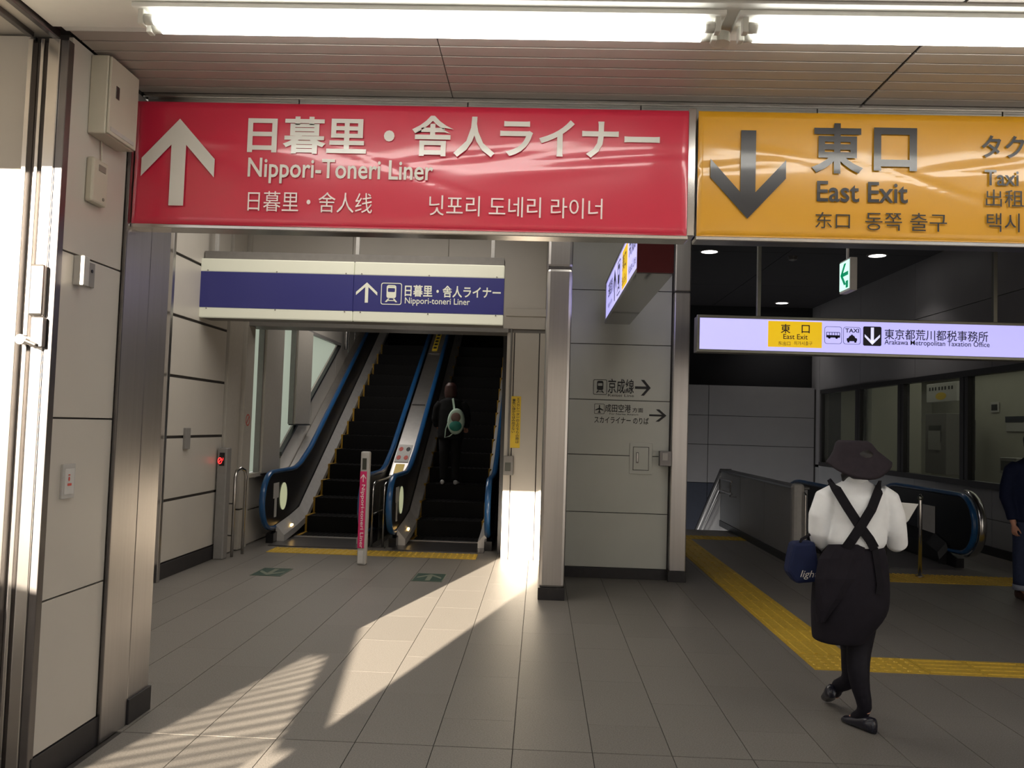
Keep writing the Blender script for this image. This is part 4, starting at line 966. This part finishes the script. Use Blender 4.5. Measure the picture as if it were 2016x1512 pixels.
def head(mb, c, h=.225, yaw=0):
    """skull, face, ears; the face looks along +Y turned by yaw"""
    c = Vector(c); ca, sa = math.cos(yaw), math.sin(yaw)
    L = lambda x, y, z: c + Vector((x * ca - y * sa, x * sa + y * ca, z))
    prof = [(-.5, .015, .02, .055), (-.46, .034, .035, .05), (-.36, .052, .055, .032), (-.2, .063, .075, .012), (0, .072, .09, 0), (.2, .075, .096, -.004), (.35, .066, .085, -.006), (.45, .045, .06, -.006), (.5, .012, .015, -.006)]
    mb.loft([[L(rx * math.cos(2 * pi * i / 20), off + ry * math.sin(2 * pi * i / 20), f * h) for i in range(20)] for f, rx, ry, off in prof])
    mb.tube([L(0, .088, .02), L(0, .108, -.02), L(0, .095, -.03)], [.007, .013, .008], 8)            # nose
    mb.tube([L(-.022, .082, -.06), L(0, .09, -.058), L(.022, .082, -.06)], [.004, .008, .004], 8)     # mouth
    for s in (-1, 1):
        mb.tube([L(.074 * s, -.012, .025), L(.084 * s, -.018, .01), L(.078 * s, -.006, -.03)], [.008, .014, .006], 8)
        mb.tube([L(.03 * s - .014, .082, .014), L(.03 * s, .088, .016), L(.03 * s + .014, .082, .014)], .007, 8)
def hand(mb, w, d, side, palm=.085, curl=.8, up=None):
    """w wrist, d direction of the palm, side = direction of the thumb"""
    w = Vector(w); d = Vector(d).normalized(); s = Vector(side); s = (s - d * s.dot(d)).normalized(); nrm = d.cross(s)
    if up is not None and nrm.dot(Vector(up)) < 0: nrm = -nrm
    mb.loft([[w + d * t + s * math.cos(2 * pi * i / 12) * a + nrm * math.sin(2 * pi * i / 12) * b for i in range(12)] for t, a, b in ((-.01, .024, .018), (.02, .03, .016), (.05, .038, .014), (palm, .038, .012), (palm + .006, .03, .008))])
    for k, ln in enumerate((.066, .074, .068, .052)):
        b = w + d * (palm - .008) + s * (.028 - .019 * k); pts = [b]; a = 0; q = b
        for t, c in ((.42, .35), (.32, .55), (.26, .5)):
            a += c * curl; q = q + (d * math.cos(a) + nrm * math.sin(a)) * ln * t; pts.append(q)
        mb.tube(pts, [.0085, .0085, .0078, .006], 8)
    b = w + d * .022 + s * .022
    mb.tube([b, b + (s * .7 + d * .6) * .03, b + (s * .75 + d * 1.1 + nrm * .3) * .045, b + (s * .6 + d * 1.5 + nrm * .6) * .052], [.012, .011, .009, .007], 8)
def band(pts, w, th, name, m, parent):
    pts = [Vector(p) for p in pts]; mb = MB(); rings = []
    for i, p in enumerate(pts):
        t = (pts[min(i + 1, len(pts) - 1)] - pts[max(i - 1, 0)]); s = Vector((t.z, 0, -t.x)).normalized() * w / 2
        y = Vector((0, th / 2, 0)); rings.append([p - s - y, p + s - y, p + s + y, p - s + y])
    return mb.loft(rings).build(name, m, parent, smooth=False)
def shoe(mb, heel, toe, h=.075, w=.042):
    heel = Vector(heel); toe = Vector(toe); d = (toe - heel); L = d.length; d.normalize(); s = d.cross(Vector((0, 0, 1))).normalized(); u = s.cross(d)
    R = []
    for t, a, hh in ((-.02, .018, .05), (.02, .03, h), (.25, .034, h * .95), (.45, .036, h * .75), (.7, w, h * .55), (.9, w * .85, h * .45), (1.0, w * .4, h * .25)):
        c = heel + d * L * t; r = []
        for i in range(14):
            an = 2 * pi * i / 14; z = math.sin(an); r.append(c + s * math.cos(an) * a + u * (max(z, -.9) + .9) / 1.9 * hh)
        R.append(r)
    return mb.loft(R)
# -------- the walking woman
WY0 = 4.86
def W(px, py, dy=0): return P(px, py, Y=WY0 + dy)
wroot = empty('person', (W(1690, 1200).x, 4.85, 0), 'woman in a wide black hat, white shirt and black apron with crossed straps, walking away', 'person')
mb = MB()
hc = W(1688, 913); head(mb, hc, .205, .25)
mb.tube([W(1690, 925), W(1688, 945), W(1688, 960)], [.05, .048, .07], 16)
tors = [(950, 1688, .06, .06), (962, 1687, .13, .075), (985, 1687, .155, .095), (1020, 1688, .145, .1), (1060, 1686, .12, .09), (1090, 1683, .135, .1), (1130, 1682, .165, .12), (1175, 1682, .165, .125), (1200, 1682, .14, .11)]
mb.loft([ering(W(c, y), rx, ry) for y, c, rx, ry in tors])
kneeR = W(1690, 1285, -.0); ankR = Vector((W(1698, 1412).x, 4.80, .12)); 
kneeL = W(1680, 1285, .16); ankL = Vector((W(1677, 1372).x + .01, 5.13, .15))
mb.tube([W(1702, 1165), W(1698, 1225, .01), kneeR, W(1689, 1318, -.045), W(1694, 1360, -.05), ankR], [.08, .068, .046, .046, .036, .028], 18)
mb.tube([W(1668, 1165), W(1674, 1225, .08), kneeL, W(1677, 1318, .17), W(1675, 1345, .2), ankL], [.08, .066, .046, .044, .034, .028], 18)
mb.tube([ankR, ankR + Vector((-.03, .06, -.06)), ankR + Vector((-.05, .11, -.09))], [.03, .024, .015], 12)
mb.tube([ankL, ankL + Vector((.02, .05, -.06)), ankL + Vector((.03, .09, -.1))], [.03, .024, .015], 12)
for pts in ([(1640, 968, 0), (1614, 1010, -.01), (1610, 1052, .02), (1622, 1076, .09), (1626, 1090, .13)], [(1738, 970, 0), (1758, 1010, 0), (1768, 1058, .02), (1766, 1052, .12), (1762, 1040, .2)]):
    mb.tube([W(*q) for q in pts], [.05, .042, .038, .032, .025], 12)
hand(mb, W(1626, 1090, .13), (0, .3, -1), (.6, .6, 0), curl=1.5, up=(-1, 0, 0))
hand(mb, W(1762, 1040, .2), (.0, .8, .6), (0, -.5, .6), curl=1.0, up=(-1, 0, 0))
remesh(mb, 'body', 'skin', wroot, .0065, 5)
# hair under the hat
mb = MB(); c = hc + Vector((0, -.01, 0))
mb.loft([ering(c + Vector((0, oy, f)), rx, ry) for f, rx, ry, oy in ((-.085, .05, .035, -.045), (-.05, .074, .06, -.03), (0, .083, .092, -.016), (.06, .082, .1, -.012), (.1, .05, .07, -.01))])
mb.tube([c + Vector((-.05, -.03, -.03)), c + Vector((-.075, .0, -.07)), c + Vector((-.07, .02, -.12))], [.03, .024, .008], 10)
remesh(mb, 'hair', 'hair', wroot, .008, 3)
# hat: soft crown flaring to a drooping brim
mb = MB(); o = W(1686, 890)
def hr(y, cx, hw, hy, dip=0, tilt=0, wob=0, dy=0): p = W(cx, y); return ering((p.x, p.y + dy, p.z), hw * .00293, hy, 32, tilt=tilt, dip=dip, wob=wob, seed=1.2)
rg = [hr(869, 1679, 6, .03), hr(867, 1679, 26, .075), hr(872, 1680, 33, .095, wob=.01), hr(888, 1683, 41, .11, .005, .05, .015), hr(900, 1687, 52, .13, .035, .05, .02), hr(908, 1688, 60, .155, .075, .04, .03, -.01), hr(912, 1688, 60, .158, .085, .04, .03, -.01)]
inn = [hr(911, 1688, 53, .14, .075, .04, .0), hr(901, 1687, 40, .105, .03, .05, .0)]
mb.loft(rg + inn).build('hat', 'hatm', wroot, smooth=True)
# shirt
mb = MB()
sh = [(934, 1684, .052, .056), (946, 1685, .062, .064), (950, 1686, .085, .07), (960, 1685, .142, .088), (975, 1686, .168, .108), (1000, 1687, .168, .122), (1030, 1688, .158, .128), (1055, 1685, .165, .135), (1066, 1684, .163, .138), (1076, 1684, .145, .12), (1090, 1684, .13, .105)]
mb.loft([ering(W(c, y, -.0), rx, ry, 32, p=.92, wob=.012 if y > 1020 else .003, seed=y * .05) for y, c, rx, ry in sh])
mb.tube([W(1646, 972), W(1626, 982, -.005), W(1614, 1015, -.01), W(1614, 1045, .01), W(1616, 1064, .05), W(1624, 1078, .1)], [.06, .066, .062, .064, .056, .045], 18)
mb.tube([W(1730, 972), W(1748, 984), W(1760, 1015), W(1765, 1045, .01), W(1766, 1068, .04), W(1764, 1070, .1), W(1762, 1056, .16)], [.06, .066, .06, .056, .058, .052, .042], 18)
remesh(mb, 'shirt', 'shirt', wroot, .009, 3)
mb = MB(); mb.loft([ering(W(1684, 949), .07, .07, 24), ering(W(1684, 934), .058, .062, 24), ering(W(1684, 934), .053, .057, 24), ering(W(1684, 948), .06, .06, 24)]); mb.build('collar', 'shirt', wroot, smooth=True)
# apron skirt
ap = [(1066, 1684, 50, .118), (1078, 1684, 53, .125), (1100, 1680, 62, .145), (1140, 1676, 69, .165), (1180, 1675, 70, .17), (1205, 1672, 68, .165), (1228, 1663, 59, .15), (1248, 1655, 51, .135), (1260, 1650, 45, .125), (1262, 1650, 43, .12)]
mb = MB(); mb.loft([ering(W(c, y), hw * .00296, ry, 40, p=.85, wob=.016, seed=1 + y * .004) for y, c, hw, ry in ap], True)
sub(mb.build('apron', 'apron', wroot, smooth=True), 1)
mb = MB(); fl_ = [(1072, 1668, 36, -.128), (1100, 1656, 44, -.15), (1140, 1645, 40, -.168), (1180, 1632, 26, -.165), (1205, 1622, 16, -.15), (1225, 1616, 8, -.13)]
rings = []
for y, c, hw, dy in fl_:
    r = []
    for sx, e in ((-1, .035), (-.5, .008), (0, 0), (.5, -.002), (1, .012)): r.append(W(c + sx * hw, y, dy + e - .004))
    r += [q + Vector((0, .008, 0)) for q in r[::-1]]; rings.append(r)
mb.loft(rings).build('apron_flap', 'apron', wroot, smooth=False)
band([W(1722, 1078, -.13), W(1727, 1110, -.152), W(1733, 1150, -.165), W(1730, 1170, -.17)], .035, .006, 'apron_tie', 'strap', wroot)
band([W(1632, 950, .05), W(1637, 950, -.03), W(1646, 962, -.10), W(1668, 998, -.135), W(1694, 1038, -.142), W(1712, 1062, -.148), W(1722, 1080, -.135)], .052, .008, 'strap', 'strap', wroot)
band([W(1734, 955, .05), W(1733, 955, -.03), W(1730, 966, -.10), W(1716, 1002, -.138), W(1694, 1038, -.15), W(1678, 1062, -.152), W(1665, 1080, -.135)], .052, .008, 'strap', 'strap', wroot)
# tights
for hip, mid, kn, cf, lo, an, r in ((W(1700, 1200), W(1697, 1235, .01), kneeR, W(1689, 1318, -.045), W(1694, 1360, -.05), ankR, 1), (W(1672, 1200, .03), W(1675, 1235, .09), kneeL, W(1677, 1318, .17), W(1675, 1345, .2), ankL, .98)):
    mb = MB().tube([hip, mid, kn, cf, lo, an, an + Vector((-.02 if r == 1 else .015, .05, -.06)), an + Vector((-.045 if r == 1 else .025, .10, -.085))], [.086 * r, .078, .064, .062, .048, .039, .036, .025], 20)
    sub(mb.build('tights', 'tights', wroot, smooth=True), 1)
sh_ = MB(); hR = Vector((W(1706, 1440).x, 4.75, .0)); shoe(sh_, hR, hR + Vector((-.10, .20, 0)), .085); sh_.build('shoe', 'leather', wroot, smooth=True)
sh_ = MB(); hL = Vector((W(1664, 1372).x, 5.08, .085)); shoe(sh_, hL, hL + Vector((.04, .19, -.082)), .08); sh_.build('shoe', 'leather', wroot, smooth=True)
# bag and paper
bg = empty('tote_bag', (W(1584, 1148).x, 4.9, .82), 'small navy tote bag with white lettering in the left hand of the woman', 'bag')
mb = MB()
for y, c, hw, d in ((1072, 1588, 21, .035), (1085, 1586, 25, .045), (1110, 1583, 29, .055), (1132, 1582, 31, .058), (1142, 1585, 28, .055), (1149, 1588, 22, .045)):
    mb.loft([]) if False else None
mb = MB(); mb.prism([W(x, y, -.03) for x, y in ((1563, 1069), (1606, 1067), (1611, 1100), (1616, 1146), (1569, 1150), (1552, 1127), (1557, 1095))], (0, .11, 0))
mb.build('body', 'navy', bg, .018)
for dy in (-.01, .07):
    MB().tube([W(1572, 1076, dy), W(1578, 1062, dy), W(1598, 1050, dy + .02), W(1614, 1060, dy + .05), W(1622, 1092, .12), W(1606, 1078, dy)], .008, 8).build('handle', 'strap', bg, smooth=True)
p = W(1593, 1132, -.034); text('light', bg, 'white', p, .10, .05, '-Y', bold=.0, shear=.3)
pr_ = [W(1752, 989, .24), W(1807, 994, .28), W(1788, 1026, .2), W(1764, 1046, .16)]
mb = MB()
for k in range(3): mb.prism([q + Vector((0, -.004 * k, .003 * k)) for q in pr_], (0, .0012, 0))
mb.build('paper_sheets', 'paper', None, label='white papers held in the right hand of the woman', cat='paper')
# -------- man at the right edge
mroot = empty('person', (5.13, 8.93, 0), 'man in a dark navy jacket and cuffed jeans, cut by the right edge', 'person')
mb = MB(); V3 = lambda x, y, z: Vector((5.15 + x, 8.93 + y, z))
head(mb, V3(0, 0, 1.6), .235, pi)
mb.tube([V3(0, .01, 1.52), V3(0, .01, 1.42)], [.055, .07], 14)
mb.loft([ering(V3(0, 0, z), rx, ry) for z, rx, ry in ((1.45, .08, .07), (1.41, .17, .1), (1.3, .2, .12), (1.1, .175, .12), (.95, .17, .12), (.85, .17, .12))])
for s in (-1, 1):
    mb.tube([V3(.09 * s, 0, .88), V3(.1 * s, 0, .5), V3(.11 * s, .02, .1)], [.09, .065, .045], 14)
    mb.tube([V3(.19 * s, 0, 1.37), V3(.26 * s, .03, 1.1), V3(.245 * s, -.02, .86), V3(.235 * s, -.05, .78)], [.055, .045, .036, .028], 12)
    hand(mb, V3(.235 * s, -.05, .78), (0, -.1, -1), (-.3 * s, -1, 0), curl=.9, up=(-s, 0, 0))
    mb.tube([V3(.11 * s, .03, .08), V3(.12 * s, -.12, .04)], [.04, .03], 10)
remesh(mb, 'body', 'skin', mroot, .008, 4)
mb = MB(); mb.loft([ering(V3(0, 0, z), rx, ry, 28, p=.85, wob=.01) for z, rx, ry in ((1.47, .085, .08), (1.44, .12, .1), (1.4, .2, .125), (1.28, .235, .15), (1.1, .225, .155), (.95, .215, .15), (.8, .22, .155))])
for s in (-1, 1): mb.tube([V3(.17 * s, 0, 1.37), V3(.225 * s, 0, 1.33), V3(.265 * s, .02, 1.15), V3(.272 * s, .02, 1.05), V3(.25 * s, -.02, .92), V3(.24 * s, -.04, .82)], [.075, .078, .072, .068, .058, .052], 16)
remesh(mb, 'jacket', 'jacket', mroot, .012, 3)
for s in (-1, 1):
    MB().loft([ering(V3(.105 * s + (.02 * s if z < .5 else 0), 0, z), r, r * 1.1, 18) for z, r in ((.86, .11), (.6, .1), (.45, .085), (.2, .08), (.15, .08))]).build('trouser_leg', 'jeans', mroot, smooth=True)
    MB().loft([ering(V3(.125 * s, 0, z), r, r * 1.1, 18) for z, r in ((.155, .084), (.10, .085), (.10, .075), (.15, .074))]).build('cuff', 'cuff', mroot, smooth=True)
    b = MB(); shoe(b, V3(.125 * s, .09, 0), V3(.14 * s, -.19, 0), .11, .05); b.build('shoe', 'brown', mroot, smooth=True)
mb = MB().loft([ering(V3(0, .015, 1.6 + z), rx, ry, 20) for z, rx, ry in ((-.02, .084, .09), (.06, .09, .105), (.11, .07, .09), (.135, .02, .03))]); mb.build('hair', 'hair', mroot, smooth=True)
MB().loft([ering(V3(0, 0, 1.44), .085, .085, 20), ering(V3(0, 0, 1.50), .066, .07, 20), ering(V3(0, 0, 1.50), .06, .064, 20)]).build('collar', 'cuff', mroot, smooth=True)
# -------- person on the escalator
ez = 3 * .231 + .012
eroot = empty('person', (-1.36, 13.0, ez), 'person with auburn hair and dark coat riding up the right escalator', 'person')
mb = MB(); E3 = lambda x, y, z: Vector((-1.38 + x, 12.98 + y, ez + z))
head(mb, E3(-.02, .03, 1.46), .21, -.2); mb.tube([E3(-.02, .02, 1.4), E3(0, 0, 1.28)], [.05, .065], 12)
mb.loft([ering(E3(0, 0, z), rx, ry) for z, rx, ry in ((1.32, .07, .06), (1.28, .15, .09), (1.1, .16, .1), (.9, .14, .1), (.8, .16, .11))])
for s in (-1, 1):
    mb.tube([E3(.08 * s, 0, .82), E3(.09 * s, .02, .45), E3(.1 * s, 0, .08)], [.085, .06, .04], 12)
    mb.tube([E3(.17 * s, 0, 1.24), E3(.24 * s, .02, 1.0), E3(.22 * s, .14, .86 if s > 0 else .9)], [.05, .042, .028], 10)
    hand(mb, E3(.22 * s, .14, .86 if s > 0 else .9), (0, 1, -.2), (-s, 0, .2), curl=1, up=(0, 0, -1))
remesh(mb, 'body', 'skin', eroot, .009, 4)
mb = MB().loft([ering(E3(0, 0, z), rx, ry, 26, p=.9, wob=.012) for z, rx, ry in ((1.34, .075, .07), (1.3, .17, .11), (1.15, .2, .135), (.95, .195, .135), (.75, .205, .14), (.7, .2, .135))])
for s in (-1, 1): mb.tube([E3(.16 * s, 0, 1.25), E3(.215 * s, 0, 1.18), E3(.25 * s, .02, 1.0), E3(.235 * s, .12, .9)], [.07, .07, .06, .05], 14)
remesh(mb, 'coat', 'coat', eroot, .013, 3)
for s in (-1, 1):
    MB().loft([ering(E3(.09 * s, .01, z), r, r, 16) for z, r in ((.76, .1), (.45, .075), (.1, .055), (.06, .055))]).build('trouser_leg', 'coat', eroot, smooth=True)
    b = MB(); shoe(b, E3(.1 * s, -.05, 0), E3(.12 * s, .19, 0), .07, .042); b.build('shoe', 'shoew' , eroot, smooth=True)
mb = MB().loft([ering(E3(-.02, .01, 1.46 + z), rx, ry, 22) for z, rx, ry in ((-.16, .06, .05), (-.1, .095, .08), (-.02, .1, .1), (.06, .09, .1), (.11, .05, .06))])
remesh(mb, 'hair', 'hairb', eroot, .01, 3)
bp = empty('backpack', (-1.27, 12.8, ez + .7), 'mint and white oval backpack with a dark window on the escalator rider', 'bag')
def bpr(y, hx, hz, cz=.97): return [E3(.10 + hx * math.cos(2 * pi * i / 24) + .03 * hz * math.sin(2 * pi * i / 24), y, cz + hz * math.sin(2 * pi * i / 24)) for i in range(24)]
MB().loft([bpr(-.15, .11, .17), bpr(-.17, .13, .20), bpr(-.25, .13, .20), bpr(-.28, .11, .175), bpr(-.285, .09, .14)]).build('body', 'mint', bp, smooth=True)
MB().loft([bpr(-.283, .095, .08, .90), bpr(-.30, .09, .07, .90)]).build('front_pocket', 'mintd', bp, smooth=True)
MB().loft([bpr(-.283, .075, .075, 1.03), bpr(-.292, .07, .07, 1.03)]).build('window_panel', 'tan', bp, smooth=True)
band([E3(.02, -.0, 1.33), E3(.03, -.13, 1.32), E3(.055, -.165, 1.2), E3(.065, -.2, 1.12)], .03, .01, 'strap', 'mint', bp)
MB().tube([E3(-.02, -.15, .98), E3(-.06, -.16, .85), E3(-.07, -.16, .72), E3(0, -.17, .74), E3(.06, -.2, .79)], .008, 8).build('strap', 'mint', bp, smooth=True)

# things of one kind share a group
GR = {'fluorescent_lamp': 'fluorescent lamps above the banners', 'downlight': 'round downlights in the hall ceiling', 'stanchion': 'steel stanchions by the descending escalator',
      'floor_marker': 'green floor markers before the escalators', 'steel_column': 'steel columns at the centre wall', 'escalator_deck': 'steel decks of the escalators',
      'wall_direction_print': 'directions printed on the centre wall', 'direction_banner': 'banners across the opening', 'tactile_strip': 'yellow tactile strips on the floor', 'escalator': 'escalators'}
for o in list(S.objects):
    if o.parent is None and o.name.split('.')[0] in GR: o['group'] = GR[o.name.split('.')[0]]
